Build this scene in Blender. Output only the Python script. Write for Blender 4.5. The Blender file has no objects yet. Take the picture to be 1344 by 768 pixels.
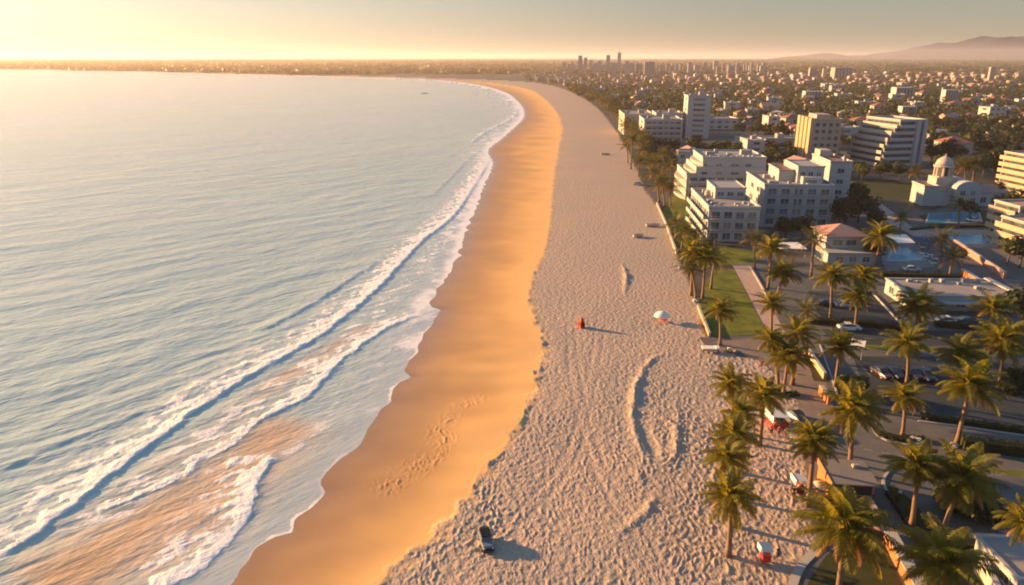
import bpy, bmesh, math, random
import numpy as np
from mathutils import Vector, Matrix
R = math.radians
random.seed(7)
SC = bpy.context.scene
COL = SC.collection

# ------------------------------------------------------------------ camera
CAM_H, FOC, PX0, PY0, HOR = 50.0, 960.0, 672.0, 384.0, 75.0
PITCH = math.atan((PY0 - HOR) / FOC)
cd = bpy.data.cameras.new('camera'); cam = bpy.data.objects.new('camera', cd); COL.objects.link(cam)
cd.sensor_width = 36.0; cd.lens = 36.0 * FOC / 1344.0; cd.clip_start = 0.5; cd.clip_end = 300000.0
cam.location = (0, 0, CAM_H); cam.rotation_euler = (R(90) - PITCH, 0, 0)
SC.camera = cam
SP, CP = math.sin(PITCH), math.cos(PITCH)

def at(px, py, z=0.0):
    """survey point of the photograph -> place on the level z"""
    a, b = (px - PX0) / FOC, (PY0 - py) / FOC
    dx, dy, dz = a, CP + b * SP, -SP + b * CP
    t = (z - CAM_H) / dz
    return (dx * t, dy * t)

def pix(x, y, z):
    vy, vz = y, z - CAM_H
    dep = vy * CP - vz * SP; up = vy * SP + vz * CP
    return (PX0 + FOC * x / dep, PY0 - FOC * up / dep)

def height_at(x, y, py):
    """height of a point over (x, y) that shows at row py"""
    b = (PY0 - py) / FOC
    dy, dz = CP + b * SP, -SP + b * CP
    return CAM_H + y * dz / dy

# ------------------------------------------------------------------ noise
def _h(ix, iy, s):
    h = (ix.astype(np.int64) * 374761393 + iy.astype(np.int64) * 668265263 + s * 1442695041) & 0xffffffff
    h = ((h ^ (h >> 13)) * 1274126177) & 0xffffffff
    return h ^ (h >> 16)

def perlin(x, y, s=0):
    x = np.asarray(x, float); y = np.asarray(y, float)
    ix, iy = np.floor(x), np.floor(y); fx, fy = x - ix, y - iy
    u, v = fx * fx * fx * (fx * (fx * 6 - 15) + 10), fy * fy * fy * (fy * (fy * 6 - 15) + 10)
    def g(ax, ay):
        a = (_h(ix + ax, iy + ay, s) & 1023) * (2 * math.pi / 1024)
        return np.cos(a) * (fx - ax) + np.sin(a) * (fy - ay)
    n0 = g(0, 0) * (1 - u) + g(1, 0) * u; n1 = g(0, 1) * (1 - u) + g(1, 1) * u
    return (n0 * (1 - v) + n1 * v) * 1.5

def fbm(x, y, o=4, s=0):
    t, a = 0, 1.0
    for k in range(o):
        t = t + a * perlin(x * 2 ** k, y * 2 ** k, s + k * 17); a *= .5
    return t

def sstep(a, b, x):
    t = np.clip((x - a) / (b - a), 0, 1); return t * t * (3 - 2 * t)

def spline(pts, n=6):
    P = np.array(pts, float); out = []
    for i in range(len(P) - 1):
        p0, p1, p2, p3 = P[max(i - 1, 0)], P[i], P[i + 1], P[min(i + 2, len(P) - 1)]
        # centripetal-like: plain Catmull-Rom with clamped tangents
        l = np.linalg.norm(p2 - p1) + 1e-9
        m1 = (p2 - p0) / (np.linalg.norm(p2 - p0) + 1e-9) * l; m2 = (p3 - p1) / (np.linalg.norm(p3 - p1) + 1e-9) * l
        for k in range(n):
            t = k / n; a, b, c, d = 2*t**3-3*t**2+1, t**3-2*t**2+t, -2*t**3+3*t**2, t**3-t**2
            out.append(a * p1 + b * m1 + c * p2 + d * m2)
    out.append(P[-1]); return np.array(out)

def sdist(x, y, L):
    """signed distance to polyline L (positive on its right), and arc position 0..1"""
    best = np.full(x.shape, 1e18); sg = np.ones(x.shape); par = np.zeros(x.shape)
    seg = np.linalg.norm(np.diff(L, axis=0), axis=1); cum = np.concatenate([[0], np.cumsum(seg)]); tot = cum[-1]
    for i in range(len(L) - 1):
        a, b = L[i], L[i + 1]; ex, ey = b - a; l2 = ex * ex + ey * ey
        if l2 < 1e-9: continue
        wx, wy = x - a[0], y - a[1]
        t = np.clip((wx * ex + wy * ey) / l2, 0, 1)
        d = (wx - t * ex) ** 2 + (wy - t * ey) ** 2
        m = d < best
        best = np.where(m, d, best); sg = np.where(m, np.sign(wx * ey - wy * ex), sg)
        par = np.where(m, (cum[i] + t * seg[i]) / tot, par)
    return np.sqrt(best) * np.where(sg == 0, 1, sg), par

SEA = -1.2
SHORE_PX = [(300,768),(345,718),(385,688),(418,660),(428,622),(466,588),(500,540),(528,500),(543,466),(562,432),(576,411),(566,395),(584,368),(601,338),(613,300),(626,272),(633,250),(647,215),(641,197),(660,181),(688,152),(680,134),(662,121),(630,112),(590,106.5),(540,103.5),(448,101),(320,98),(200,95),(100,93),(0,91.3)]
SHORE = spline([(-18, -60), (-22, 10), (-24.5, 40)] + [at(x, y, SEA) for x, y in SHORE_PX] + [(-9000, 3900), (-40000, 6500)], 5)
SCARP_PX = [(498,768),(560,712),(612,655),(652,600),(682,555),(700,510),(714,450),(700,410),(698,372),(715,330),(722,300),(727,240),(733,200),(738,170),(732,150),(716,131),(692,117),(645,109),(600,106),(560,104),(500,101.9),(448,100.4),(320,97.5),(200,94.7),(100,92.75),(0,91.1)]
SCARP = spline([(0, -60), (-6, 20), (-11, 45)] + [at(x, y, -.3) for x, y in SCARP_PX] + [(-9000, 3935), (-40000, 6540)], 5)
PROM_PX = [(1035,790),(1048,745),(1075,715),(1066,660),(1060,600),(1058,545),(1040,505),(1000,468),(988,458),(931,447),(920,404),(902,362),(890,338),(878,304),(862,270),(846,248),(838,226),(820,190),(800,160),(782,140),(758,125),(732,114.5),(700,108.5),(650,105.3),(600,103.6),(560,102.3),(500,100.5),(448,99.4),(320,96.8),(200,94.2),(100,92.35),(0,90.8)]
PROM = spline([(22, -60), (24, 20)] + [at(x, y, 0) for x, y in PROM_PX] + [(-9000, 3980), (-40000, 6600)], 4)
# the two sand banks dug on the dry beach: px polyline, height, width
BANKS = [([(884,462),(858,470),(838,498),(830,540),(836,575),(846,600)], .42, .6), ([(862,545),(884,556),(888,580),(880,606),(868,612)], .30, .5),
         ([(880,520),(890,545),(884,575)], .12, .5),
         ([(816,345),(822,362),(820,388)], .36, .6), ([(868,640),(850,668),(826,690),(800,706)], .22, .6), ([(845,640),(832,610)], .15, .5)]
PITS = [((853,578), .9, 4.6, .30)]

TRACKS = [[(560,800),(668,690),(742,610),(772,520),(788,430),(792,340)], [(880,800),(850,720),(800,640),(770,560),(752,470),(752,380),(770,300)]]
TRAMPLE = [(648,516),(612,530),(582,552),(580,582),(556,608),(520,632),(478,650)]
def line0(p): return spline([at(a, b, -.8) for a, b in p], 4)
def ground_z(x, y, d=None):
    x = np.asarray(x, float); y = np.asarray(y, float)
    if d is None:
        d = (sdist(x, y, SHORE)[0], sdist(x, y, SCARP)[0], sdist(x, y, PROM)[0])
    d1, d2, d3 = d
    r = np.hypot(x, y)
    t = d1 / (np.abs(d1) + np.abs(d2) + 1e-6)
    zs = SEA + .93 * np.clip(t, 0, 1) ** .85                       # smooth foreshore
    z = np.where(d1 < 0, SEA - np.minimum(-d1 * .045, 3.0), zs)
    dry = sstep(-.6, 1.2, d2 + 1.1 * fbm(x * .4, y * .4, 3, 5))
    near = 1 - sstep(110, 175, r)
    zd = -.45 + .45 * (1 - np.exp(-np.maximum(d2, 0) / 14))
    # gentle undulation of the smooth part
    z = z + np.where(d1 > 0, 1, 0) * (1 - dry) * near * .17 * fbm(x * .055, y * .10, 2, 3) * sstep(0, 6, d1)
    wx = x + .8 * perlin(x * .35, y * .22, 11); wy = y + .8 * perlin(x * .35, y * .22, 12)
    ang = .25; u = wx * math.cos(ang) - wy * math.sin(ang); v = wx * math.sin(ang) + wy * math.cos(ang)
    n1 = perlin(u * 2.1, v * 1.35, 21); n2 = perlin(u * 3.6, v * 2.5, 22); n3 = fbm(x * .09, y * .05, 2, 23)
    lump = .095 * (np.maximum(n1, -.12) + .12) ** 1.1 * 1.5 - .05 + .05 * np.maximum(n2, -.15)
    lump = lump * (.62 + .6 * sstep(-.5, .6, fbm(x * .06, y * .045, 3, 29)))
    for tr in TRACKS:
        dd = np.abs(np.abs(sdist(x, y, spline([at(a, b) for a, b in tr], 4))[0]) - .8); q_ = np.exp(-(dd / .32) ** 2); lump = lump * (1 - .8 * q_) - .05 * q_
    beachmask = dry * (1 - sstep(-1.5, 1.5, d3))
    zd = zd + beachmask * near * (lump * (1 - .25 * n3) + .12 * n3)
    # ridge of trodden sand along the scarp
    zd = zd + beachmask * near * .03 * np.exp(-((d2 - 2.0) / 1.8) ** 2) * (1 + 1.2 * perlin(x * .5, y * .5, 31))
    for pts, hh, w in BANKS:
        L = spline([at(a, b) for a, b in pts], 5); dd, pp = sdist(x, y, L)
        zd = zd + hh * np.exp(-(dd / (w * (.5 + .6 * np.sin(math.pi * pp)))) ** 2) * np.sin(math.pi * np.clip(pp, 0, 1)) ** .8 * (.75 + .5 * perlin(x * .6, y * .6, 19)) * (1 + .25 * perlin(x * 1.1, y * 1.1, 9))
    for (c, rx, ry, dp) in PITS:
        cx, cy = at(*c); q = ((x - cx) / rx) ** 2 + ((y - cy) / ry) ** 2
        m = np.exp(-q ** 2); zd = zd * (1 - m) + m * (-dp)
    L = line0(TRAMPLE); dd, pp = sdist(x, y, L); tm = np.exp(-(dd / (1.3 + 1.2 * pp)) ** 2) * sstep(0, .1, pp) * (1 - sstep(.9, 1, pp)) * near * (1 - dry) * (d1 > 0)
    z = z + tm * (.13 * np.maximum(n1, -.1) + .07 * np.maximum(n2, -.1)) * (.4 + .6 * sstep(-.2, .3, perlin(x * .3, y * .3, 6)))
    return z * (1 - dry) + zd * dry

def gz(x, y):
    return float(ground_z(np.array([x]), np.array([y]))[0])

# ------------------------------------------------------------------ materials
def mat(name):
    m = bpy.data.materials.new(name); m.use_nodes = True
    nt = m.node_tree; nt.nodes.clear()
    return m, nt, nt.nodes.new('ShaderNodeOutputMaterial')

class N:
    """short node writer"""
    def __init__(s, nt): s.nt = nt
    def n(s, t, ins=None, **kw):
        nd = s.nt.nodes.new(t)
        for k, v in kw.items(): setattr(nd, k, v)
        for k, v in (ins or {}).items():
            if hasattr(v, 'is_output') or isinstance(v, bpy.types.NodeSocket): s.nt.links.new(v, nd.inputs[k])
            else: nd.inputs[k].default_value = v
        return nd
    def pos(s): return s.n('ShaderNodeNewGeometry').outputs['Position']
    def attr(s, a): return s.n('ShaderNodeAttribute', attribute_name=a).outputs['Fac']
    def noise(s, vec, scale, detail=3, rough=.55, sx=None):
        if sx is not None: vec = s.n('ShaderNodeMapping', {'Vector': vec, 'Scale': tuple(1 / q for q in sx[0]), 'Rotation': sx[1] if len(sx) > 1 else (0,0,0)}, vector_type='TEXTURE').outputs[0]
        return s.n('ShaderNodeTexNoise', {'Vector': vec, 'Scale': scale, 'Detail': detail, 'Roughness': rough}).outputs['Fac']
    def ramp(s, f, a, b, c0=0, c1=1):
        return s.n('ShaderNodeMapRange', {'Value': f, 'From Min': a, 'From Max': b, 'To Min': c0, 'To Max': c1}).outputs[0]
    def mix(s, f, a, b, mode='MIX'):
        nd = s.n('ShaderNodeMix', data_type='RGBA', blend_type=mode)
        for k, v in ((0, f), (6, a), (7, b)):
            if isinstance(v, bpy.types.NodeSocket): s.nt.links.new(v, nd.inputs[k])
            else: nd.inputs[k].default_value = v if k == 0 else tuple(v) + (1,) * (4 - len(v))
        return nd.outputs[2]
    def math(s, op, a, b=0.0):
        nd = s.n('ShaderNodeMath', operation=op)
        for k, v in ((0, a), (1, b)):
            if isinstance(v, bpy.types.NodeSocket): s.nt.links.new(v, nd.inputs[k])
            else: nd.inputs[k].default_value = v
        return nd.outputs[0]
    def bump(s, h, dist, strength=1.0, normal=None):
        i = {'Height': h, 'Distance': dist, 'Strength': strength}
        if normal is not None: i['Normal'] = normal
        return s.n('ShaderNodeBump', i).outputs[0]
    def bsdf(s, col, rough=.8, normal=None, spec=.3, **kw):
        i = {'Base Color': col if isinstance(col, bpy.types.NodeSocket) else tuple(col) + (1,) * (4 - len(col)), 'Roughness': rough, 'Specular IOR Level': spec}
        if normal is not None: i['Normal'] = normal
        i.update(kw)
        return s.n('ShaderNodeBsdfPrincipled', i)

MATS = {}
def plain(name, col, rough=.8, var=.12, scale=1.5, spec=.25, bump=0.0, dirt=0.0):
    """painted / plastered / metal surface with uneven tone"""
    if name in MATS: return MATS[name]
    m, nt, out = mat(name); w = N(nt); p = w.pos()
    f = w.noise(p, scale, 4, .6)
    c = w.mix(f, tuple(v * (1 - var) for v in col), tuple(min(1, v * (1 + var)) for v in col))
    if dirt:
        g = w.ramp(w.noise(p, .35, 5, .65, ((1, 1, .25),)), .5, .75, 0, dirt)
        c = w.mix(g, c, tuple(v * .55 for v in col))
    nm = w.bump(w.noise(p, scale * 9, 3), bump) if bump else None
    b = w.bsdf(c, rough, nm, spec); nt.links.new(b.outputs[0], out.inputs[0]); MATS[name] = m
    return m

# ------------------------------------------------------------------ object helpers
def tag(o, label=None, cat=None, group=None, kind=None):
    if label: o['label'] = label
    if cat: o['category'] = cat
    if group: o['group'] = group
    if kind: o['kind'] = kind
    return o

def link(name, me, parent=None):
    o = bpy.data.objects.new(name, me); COL.objects.link(o)
    if parent is not None: o.parent = parent
    return o

def empty(name, loc=(0, 0, 0), rz=0.0):
    o = link(name, None); o.location = loc; o.rotation_euler = (0, 0, rz); o.empty_display_size = .5
    return o

def np_mesh(name, V, F, mats, attrs=None, smooth=True):
    me = bpy.data.meshes.new(name)
    V = np.asarray(V, np.float32); F = np.asarray(F, np.int32); k = F.shape[1]
    me.vertices.add(len(V)); me.vertices.foreach_set('co', V.ravel())
    me.loops.add(F.size); me.loops.foreach_set('vertex_index', F.ravel())
    me.polygons.add(len(F)); me.polygons.foreach_set('loop_start', np.arange(0, F.size, k, dtype=np.int32))
    me.polygons.foreach_set('loop_total', np.full(len(F), k, np.int32))
    me.polygons.foreach_set('use_smooth', np.full(len(F), smooth))
    for m in mats: me.materials.append(m)
    me.update(calc_edges=True)
    for a, v in (attrs or {}).items():
        at_ = me.attributes.new(a, 'FLOAT', 'POINT'); at_.data.foreach_set('value', np.asarray(v, np.float32))
    return me

# ------------------------------------------------------------------ world, sun
SKY_S = .095
SUN_EL, SUN_AZ = 11.5, -64.0          # degrees; azimuth from +Y, negative = towards -X
sd = Vector((math.sin(R(SUN_AZ)) * math.cos(R(SUN_EL)), math.cos(R(SUN_AZ)) * math.cos(R(SUN_EL)), math.sin(R(SUN_EL))))
wd = bpy.data.worlds.new('World'); SC.world = wd; wd.use_nodes = True
nt = wd.node_tree; nt.nodes.clear(); w = N(nt)
sky = w.n('ShaderNodeTexSky', sky_type='NISHITA', sun_disc=False, sun_elevation=R(SUN_EL), sun_rotation=R(SUN_AZ), air_density=1.0, dust_density=2.2, ozone_density=1.6, altitude=20)
dirv = w.n('ShaderNodeTexCoord').outputs['Generated']
dz_ = w.n('ShaderNodeSeparateXYZ', {0: dirv}).outputs[2]
al = w.n('ShaderNodeVectorMath', {0: dirv, 1: (math.sin(R(SUN_AZ)), math.cos(R(SUN_AZ)), 0)}, operation='DOT_PRODUCT').outputs['Value']
glow = w.math('EXPONENT', w.math('MULTIPLY', w.math('MAXIMUM', dz_, 0.0), -11.0))
side = w.math('POWER', w.ramp(al, -.75, 1.0), 1.3)
gcol = w.mix(side, (.33, .275, .175), (.42, .34, .235))
dim = w.ramp(side, 0, 1, 1.0, .55)
skyc = w.mix(1.0, w.mix(1.0, sky.outputs[0], w.n('ShaderNodeCombineColor', {0: dim, 1: dim, 2: dim}).outputs[0], 'MULTIPLY'), w.mix(w.ramp(dz_, .08, .55), (SKY_S * .78, SKY_S, SKY_S * 1.28), (SKY_S * .60, SKY_S * 1.25, SKY_S * 2.1)), 'MULTIPLY')
tot = w.mix(1.0, skyc, w.mix(1.0, gcol, w.n('ShaderNodeCombineColor', {0: glow, 1: glow, 2: glow}).outputs[0], 'MULTIPLY'), 'ADD')
broad = w.math('MULTIPLY', w.math('POWER', w.ramp(al, .15, 1.0), 1.6), w.math('EXPONENT', w.math('MULTIPLY', w.math('MAXIMUM', dz_, 0.0), -3.2)))
tot = w.mix(1.0, tot, w.mix(1.0, (.58, .52, .41), w.n('ShaderNodeCombineColor', {0: broad, 1: broad, 2: broad}).outputs[0], 'MULTIPLY'), 'ADD')
cool = w.ramp(dz_, .05, .32, .25, 1.0)
tot = w.mix(1.0, tot, w.mix(1.0, (.085, .145, .15), w.n('ShaderNodeCombineColor', {0: cool, 1: cool, 2: cool}).outputs[0], 'MULTIPLY'), 'ADD')
bg = w.n('ShaderNodeBackground', {'Color': tot, 'Strength': 1.0}); wo = w.n('ShaderNodeOutputWorld', {'Surface': bg.outputs[0]})
sl = bpy.data.lights.new('sun', 'SUN'); sl.energy = 15.5; sl.angle = R(.9); sl.color = (1.0, .54, .21)
so = link('sun', sl); so.rotation_euler = sd.to_track_quat('Z', 'Y').to_euler(); so.location = (0, 0, 500)
SC.view_settings.view_transform = 'Standard'; SC.view_settings.look = 'None'; SC.view_settings.exposure = 0
SC.render.engine = 'CYCLES'
SC.cycles.use_denoising = True; SC.cycles.pixel_filter_type = 'BLACKMAN_HARRIS'; SC.cycles.filter_width = 1.9
SC.cycles.max_bounces = 6; SC.cycles.diffuse_bounces = 3; SC.cycles.glossy_bounces = 3; SC.cycles.transparent_max_bounces = 16
SC.cycles.volume_bounces = 0; SC.cycles.sample_clamp_indirect = 4.0
SC.cycles.caustics_reflective = False; SC.cycles.caustics_refractive = False
SC.render.film_transparent = False
# ------------------------------------------------------------------ ground: one sheet to the horizon
azs = np.concatenate([np.linspace(-75, -39, 60, endpoint=False), np.linspace(-39, 39, 900), np.linspace(39, 75, 61)[1:]])
dep = np.concatenate([np.linspace(72, 42, 60, endpoint=False), np.linspace(42, .13, 560), [.09, .06, .04, .025]])
rr = CAM_H / np.tan(np.radians(dep))
A, RR = np.meshgrid(np.radians(azs), rr)
GX, GY = (np.sin(A) * RR).ravel(), (np.cos(A) * RR).ravel()
NA, NR = len(azs), len(rr)
D1, P1 = sdist(GX, GY, SHORE); 
nearS = 1 - sstep(350, 900, RR.ravel()); sl_ = P1 * np.linalg.norm(np.diff(SHORE, axis=0), axis=1).sum()
sl_ = sl_ + 4 * perlin(sl_ / 19.0, sl_ * 0, 5); ph = sl_ / 11.0
D1 = D1 + nearS * (1.5 * (np.abs(np.sin(ph * math.pi / 1.0)) - .6) * (.55 + .45 * np.sin(ph * 1.7)) + .5 * perlin(sl_ / 3.5, sl_ * 0 + 3, 6)) * np.exp(-(D1 / 9) ** 2)
D2, _ = sdist(GX, GY, SCARP); D3, _ = sdist(GX, GY, PROM)
GZ = ground_z(GX, GY, (D1, D2, D3))
inl = sstep(-.8, .8, D3 + .5 * perlin(GX * .6, GY * .6, 3))
GZ = GZ * (1 - inl)
q = np.arange(NA * NR).reshape(NR, NA)
FQ = np.stack([q[:-1, :-1], q[1:, :-1], q[1:, 1:], q[:-1, 1:]], -1).reshape(-1, 4)[:, ::-1]

m, nt, out = mat('beach_and_land'); w = N(nt); p = w.pos()
a_dry, a_in, a_wet = w.attr('dry'), w.attr('inland'), w.attr('wet')
n_fine, n_mid, n_big = w.noise(p, 6, 3), w.noise(p, .35, 4), w.noise(p, .035, 4, .6)
a_edge = w.attr('edge')
smooth_c = w.mix(w.ramp(w.noise(p, .10, 4, .55, ((.28, 1, 1), (0, 0, R(-26)))), .35, .68), (.63, .345, .115), (.77, .44, .15))  # streaks along the sun's shadow direction: soft shade put into the sand colour
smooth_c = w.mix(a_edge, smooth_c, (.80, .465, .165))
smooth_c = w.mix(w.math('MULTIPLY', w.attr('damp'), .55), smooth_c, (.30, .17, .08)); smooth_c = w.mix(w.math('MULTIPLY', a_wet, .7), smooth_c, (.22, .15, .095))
dry_c = w.mix(n_fine, (.335, .265, .20), (.44, .35, .27)); dry_c = w.mix(w.ramp(n_big, .35, .7), dry_c, (.44, .325, .245))
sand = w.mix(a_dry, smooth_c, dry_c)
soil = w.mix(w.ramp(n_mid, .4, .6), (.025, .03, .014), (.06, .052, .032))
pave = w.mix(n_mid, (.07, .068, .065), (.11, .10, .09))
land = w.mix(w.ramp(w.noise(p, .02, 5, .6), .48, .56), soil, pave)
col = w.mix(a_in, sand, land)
hgt = w.noise(p, 1.6, 3, .55, ((1, .65, 1), (0, 0, R(14)))); h2 = w.noise(p, 3.2, 3, .6)
hmix = w.math('MULTIPLY', w.math('ADD', w.math('MULTIPLY', hgt, .30), w.math('MULTIPLY', h2, .07)), a_dry)
b1 = w.bump(hmix, 1.0, .8)
bs = w.bsdf(col, w.math('SUBTRACT', w.ramp(a_wet, 0, 1, .78, .30), w.math('MULTIPLY', w.attr('damp'), .2)), b1, .35); nt.links.new(bs.outputs[0], out.inputs[0])
wet = np.exp(-np.maximum(D1, 0) / 4.0) * (D1 > -50)
far = sstep(700, 1500, RR.ravel())
dry = sstep(-.9, 1.2, D2 + 1.1 * fbm(GX * .4, GY * .4, 3, 5) * (1 - far)) * (1 - inl)
tt_ = np.clip(D1 / (np.abs(D1) + np.abs(D2) + 1e-6), 0, 1); wob = .16 * fbm(GX * .06, GY * .05, 3, 8)
damp = 1 - sstep(.12, .78, tt_ + 1.3 * wob); damp = np.clip(damp + .55 * (1 - sstep(62, 115, RR.ravel())) * (1 - sstep(.5, 1.05, tt_ + wob)), 0, 1.2); edge_ = sstep(.55, 1.0, tt_ + wob) * (D2 < 2)
g = link('ground', np_mesh('ground', np.stack([GX, GY, GZ], 1), FQ, [m], dict(dry=dry, inland=inl, wet=wet, damp=damp, edge=edge_))); tag(g, kind='structure')

# ------------------------------------------------------------------ sea
def line(pts, z=SEA, n=6): return spline([at(a, b, z) for a, b in pts], n)
keep = D1.reshape(NR, NA) < 6
mask = (keep[:-1, :-1] | keep[1:, :-1] | keep[1:, 1:] | keep[:-1, 1:]).ravel() & (np.repeat(rr[:-1], NA - 1) > 20)
SF = FQ[mask]; used = np.unique(SF); remap = np.full(NA * NR, -1); remap[used] = np.arange(len(used)); SF = remap[SF]
x, y, d1, r = GX[used], GY[used], D1[used], RR.ravel()[used]
off = -d1
foam = np.zeros(len(x)); sandy = np.zeros(len(x)); z = np.zeros(len(x)); thin = np.zeros(len(x))
# swell: crests run along (1, 1)
c45 = math.sqrt(.5); u = (x - y) * c45; v = (x + y) * c45
amp = sstep(3, 40, off) * (1 - sstep(500, 900, r))
uw = u + 3.0 * perlin(u * .02, v * .02, 41) * 2
z += amp * (.15 * perlin(uw * .085, v * .022, 42) + .11 * perlin(uw * .19, v * .06, 43) * (1 - sstep(250, 450, r)) + .13 * perlin(uw * .42, v * .16, 44) * (1 - sstep(120, 230, r)) + .07 * perlin(uw * .9, v * .45, 45) * (1 - sstep(80, 150, r)))
# breakers and swash fronts: pixel line (seaward end last), crest height, seaward foam reach, foam strength, front width
WAVES = [
 ([(-420,1010),(-200,868),(-60,772),(0,733),(60,690),(122,640),(200,582),(248,545),(292,515),(350,480),(420,440),(480,392),(520,352),(556,314),(590,288),(612,260),(632,228),(648,200),(662,172)], .28, 12.0, 1.0),
 ([(-260,720),(-40,640),(60,590),(150,555),(225,528),(290,500),(350,462)], .15, 0, 0),
 ([(330,440),(400,405),(460,366),(500,342)], .25, 0, 0),
 ([(330,560),(352,545),(400,522),(428,492),(452,470),(492,440),(530,420),(577,407)], .20, 6.5, .92),
 ([(110,678),(170,655),(240,626),(262,606),(300,588),(334,558),(360,540)], .10, 8.0, .7),
 ([(190,790),(250,752),(288,722),(316,690),(330,660),(338,630),(352,608),(372,590)], .20, 11.0, .95),
 
 ([(560,262),(585,240),(612,212),(640,190)], .15, 7.0, .3),
 ([(615,190),(640,172),(668,158),(682,146)], .3, 8.0, .7),
 
 ([(640,140),(668,134),(676,128)], .2, 10, .5),
]
brk = fbm(x * .55, y * .55, 4, 51); brk2 = fbm(u * .5, v * .16, 3, 52)
for pts, hh, reach, st in WAVES:
    L = line(pts); d, pp = sdist(x, y, L); L0 = L[0]
    d = d + .45 * perlin(x * .35, y * .35, 61) + .22 * perlin(x * 1.1, y * 1.1, 62)
    ends = sstep(0, .08, pp) * (1 - sstep(.88, 1, pp))
    back = np.exp(-np.maximum(-d, 0) / 3.2) * (d <= 0) + np.exp(-(np.maximum(d, 0) / .75) ** 2) * (d > 0)
    z += hh * back * ends
    if hh > .4:   # trough ahead of the crest
        z -= hh * .10 * np.exp(-((d - 2.4) / 1.6) ** 2) * ends
    if reach:
        f = np.where(d > 0, np.exp(-(d / .5) ** 2), np.exp(-np.maximum(-d - .7, 0) / (reach * .55))) * ends * st
        f = f * np.where(d < -.8, np.clip(.72 + .7 * brk2 + .45 * brk, 0, 1.2), np.clip(1.0 + .25 * brk, .6, 1.15))
        foam = np.maximum(foam, f)
        z += .10 * f * np.clip(brk, -.3, 1) * (d < .3)
for pts, wd_, st in (([(40,742),(130,680),(230,606),(300,552),(380,490),(450,440)], 4.2, .62), ([(180,770),(260,715),(330,640),(392,575)], 5.0, .45), ([(420,470),(500,405),(560,340),(600,290)], 4.5, .6), ([(360,640),(420,560),(480,500),(540,430)], 4.0, .42), ([(575,330),(610,270),(640,215)], 5.0, .6)):
    d, pp = sdist(x, y, line(pts)); foam = np.maximum(foam, st * np.exp(-(d / wd_) ** 2) * sstep(0, .1, pp) * (1 - sstep(.85, 1, pp)) * np.clip(.55 + .95 * brk2 + .3 * brk, 0, 1.1))
# sandy backwash between the fronts
def band(pts, wdt, st):
    d, pp = sdist(x, y, line(pts)); return st * np.exp(-(d / wdt) ** 2) * sstep(0, .1, pp) * (1 - sstep(.85, 1, pp))
sandy = np.maximum(sandy, band([(20,800),(110,745),(210,685),(300,630),(370,570),(412,540)], 7.0, 1.0))
sandy = np.maximum(sandy, band([(150,745),(240,700),(330,610)], 5.5, 1.0))
sandy = np.maximum(sandy, band([(330,520),(400,480),(450,450),(500,420)], 2.2, .7))
sandy = np.maximum(sandy, band([(60,720),(160,655),(250,590),(330,530),(420,470)], 2.6, .35))
thin = np.exp(-off / 8.0) * (off > -1)
edge = np.exp(-(np.maximum(off - .25 - .3 * brk, 0) / .35) ** 2) * (1 - sstep(600, 1000, r))
edge_far = np.exp(-off / (2.0 + r * .008)) * sstep(110, 200, r) * .85
foam = np.maximum(foam, edge * np.clip(.42 + .5 * perlin(x * .09, y * .09, 71), .12, .75)); veil = np.exp(-off / (5.0 + .035 * r)) * (off > 0) * np.clip(.46 + .4 * fbm(x * .12, y * .12, 3, 72) + .12 * sstep(120, 260, r), .1, .88) * sstep(70, 130, r); foam = np.maximum(foam, veil); foam = np.maximum(foam, edge_far)
z = np.where(off < 8, z * sstep(-.5, 8, off) , z)
zg = GZ[used]
zw = np.maximum(SEA + z, np.where(off > .5, zg + .03, -9))
m, nt, out = mat('sea_water'); w = N(nt); p = w.pos()
af, asn, at_ = w.attr('foam'), w.attr('sandy'), w.attr('thin')
deep = w.mix(w.noise(p, .012, 3, .5, ((1, 1, 1), (0, 0, R(-45)))), (.345, .455, .42), (.475, .575, .53))
shal = w.mix(w.noise(p, .5, 4, .6, ((1, .3, 1), (0, 0, R(-45)))), (.54, .32, .14), (.70, .46, .22))
c = w.mix(asn, deep, shal); c = w.mix(w.math('MULTIPLY', at_, .8), c, (.46, .50, .50))
fn = w.noise(p, .9, 6, .68, ((1, .55, 1), (0, 0, R(-45)))); fn2 = w.noise(p, 3.2, 4, .65)
thr = w.math('ADD', w.math('MULTIPLY', fn, .7), w.math('MULTIPLY', fn2, .3))
fm = w.n('ShaderNodeMapRange', {'Value': w.math('SUBTRACT', w.math('MULTIPLY', af, 1.15), thr), 'From Min': -.16, 'From Max': .26}, interpolation_type='SMOOTHSTEP').outputs[0]
soft = w.math('MULTIPLY', w.ramp(af, .05, .9), w.ramp(thr, .3, .62, .25, .8))
c = w.mix(soft, c, (.62, .62, .60)); c = w.mix(fm, c, (.82, .82, .81))
rv = (0, 0, R(-45))
hb = w.math('ADD', w.math('MULTIPLY', w.noise(p, .16, 4, .6, ((1, .32, 1), rv)), .9), w.math('MULTIPLY', w.noise(p, .75, 4, .65, ((1, .45, 1), rv)), .30))
hb = w.math('ADD', hb, w.math('MULTIPLY', w.math('MULTIPLY', fm, fn2), .25))
calm = w.math('SUBTRACT', 1.0, w.math('MULTIPLY', at_, .8))
bn = w.n('ShaderNodeBump', {'Height': hb, 'Distance': 1.0, 'Strength': w.math('MULTIPLY', calm, .72)}).outputs[0]
bs = w.bsdf(c, w.ramp(fm, 0, 1, .16, .75), bn, .5, IOR=1.45); nt.links.new(bs.outputs[0], out.inputs[0])
s = link('sea', np_mesh('sea', np.stack([x, y, zw], 1), SF, [m], dict(foam=foam, sandy=sandy, thin=thin))); tag(s, kind='structure')

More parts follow.
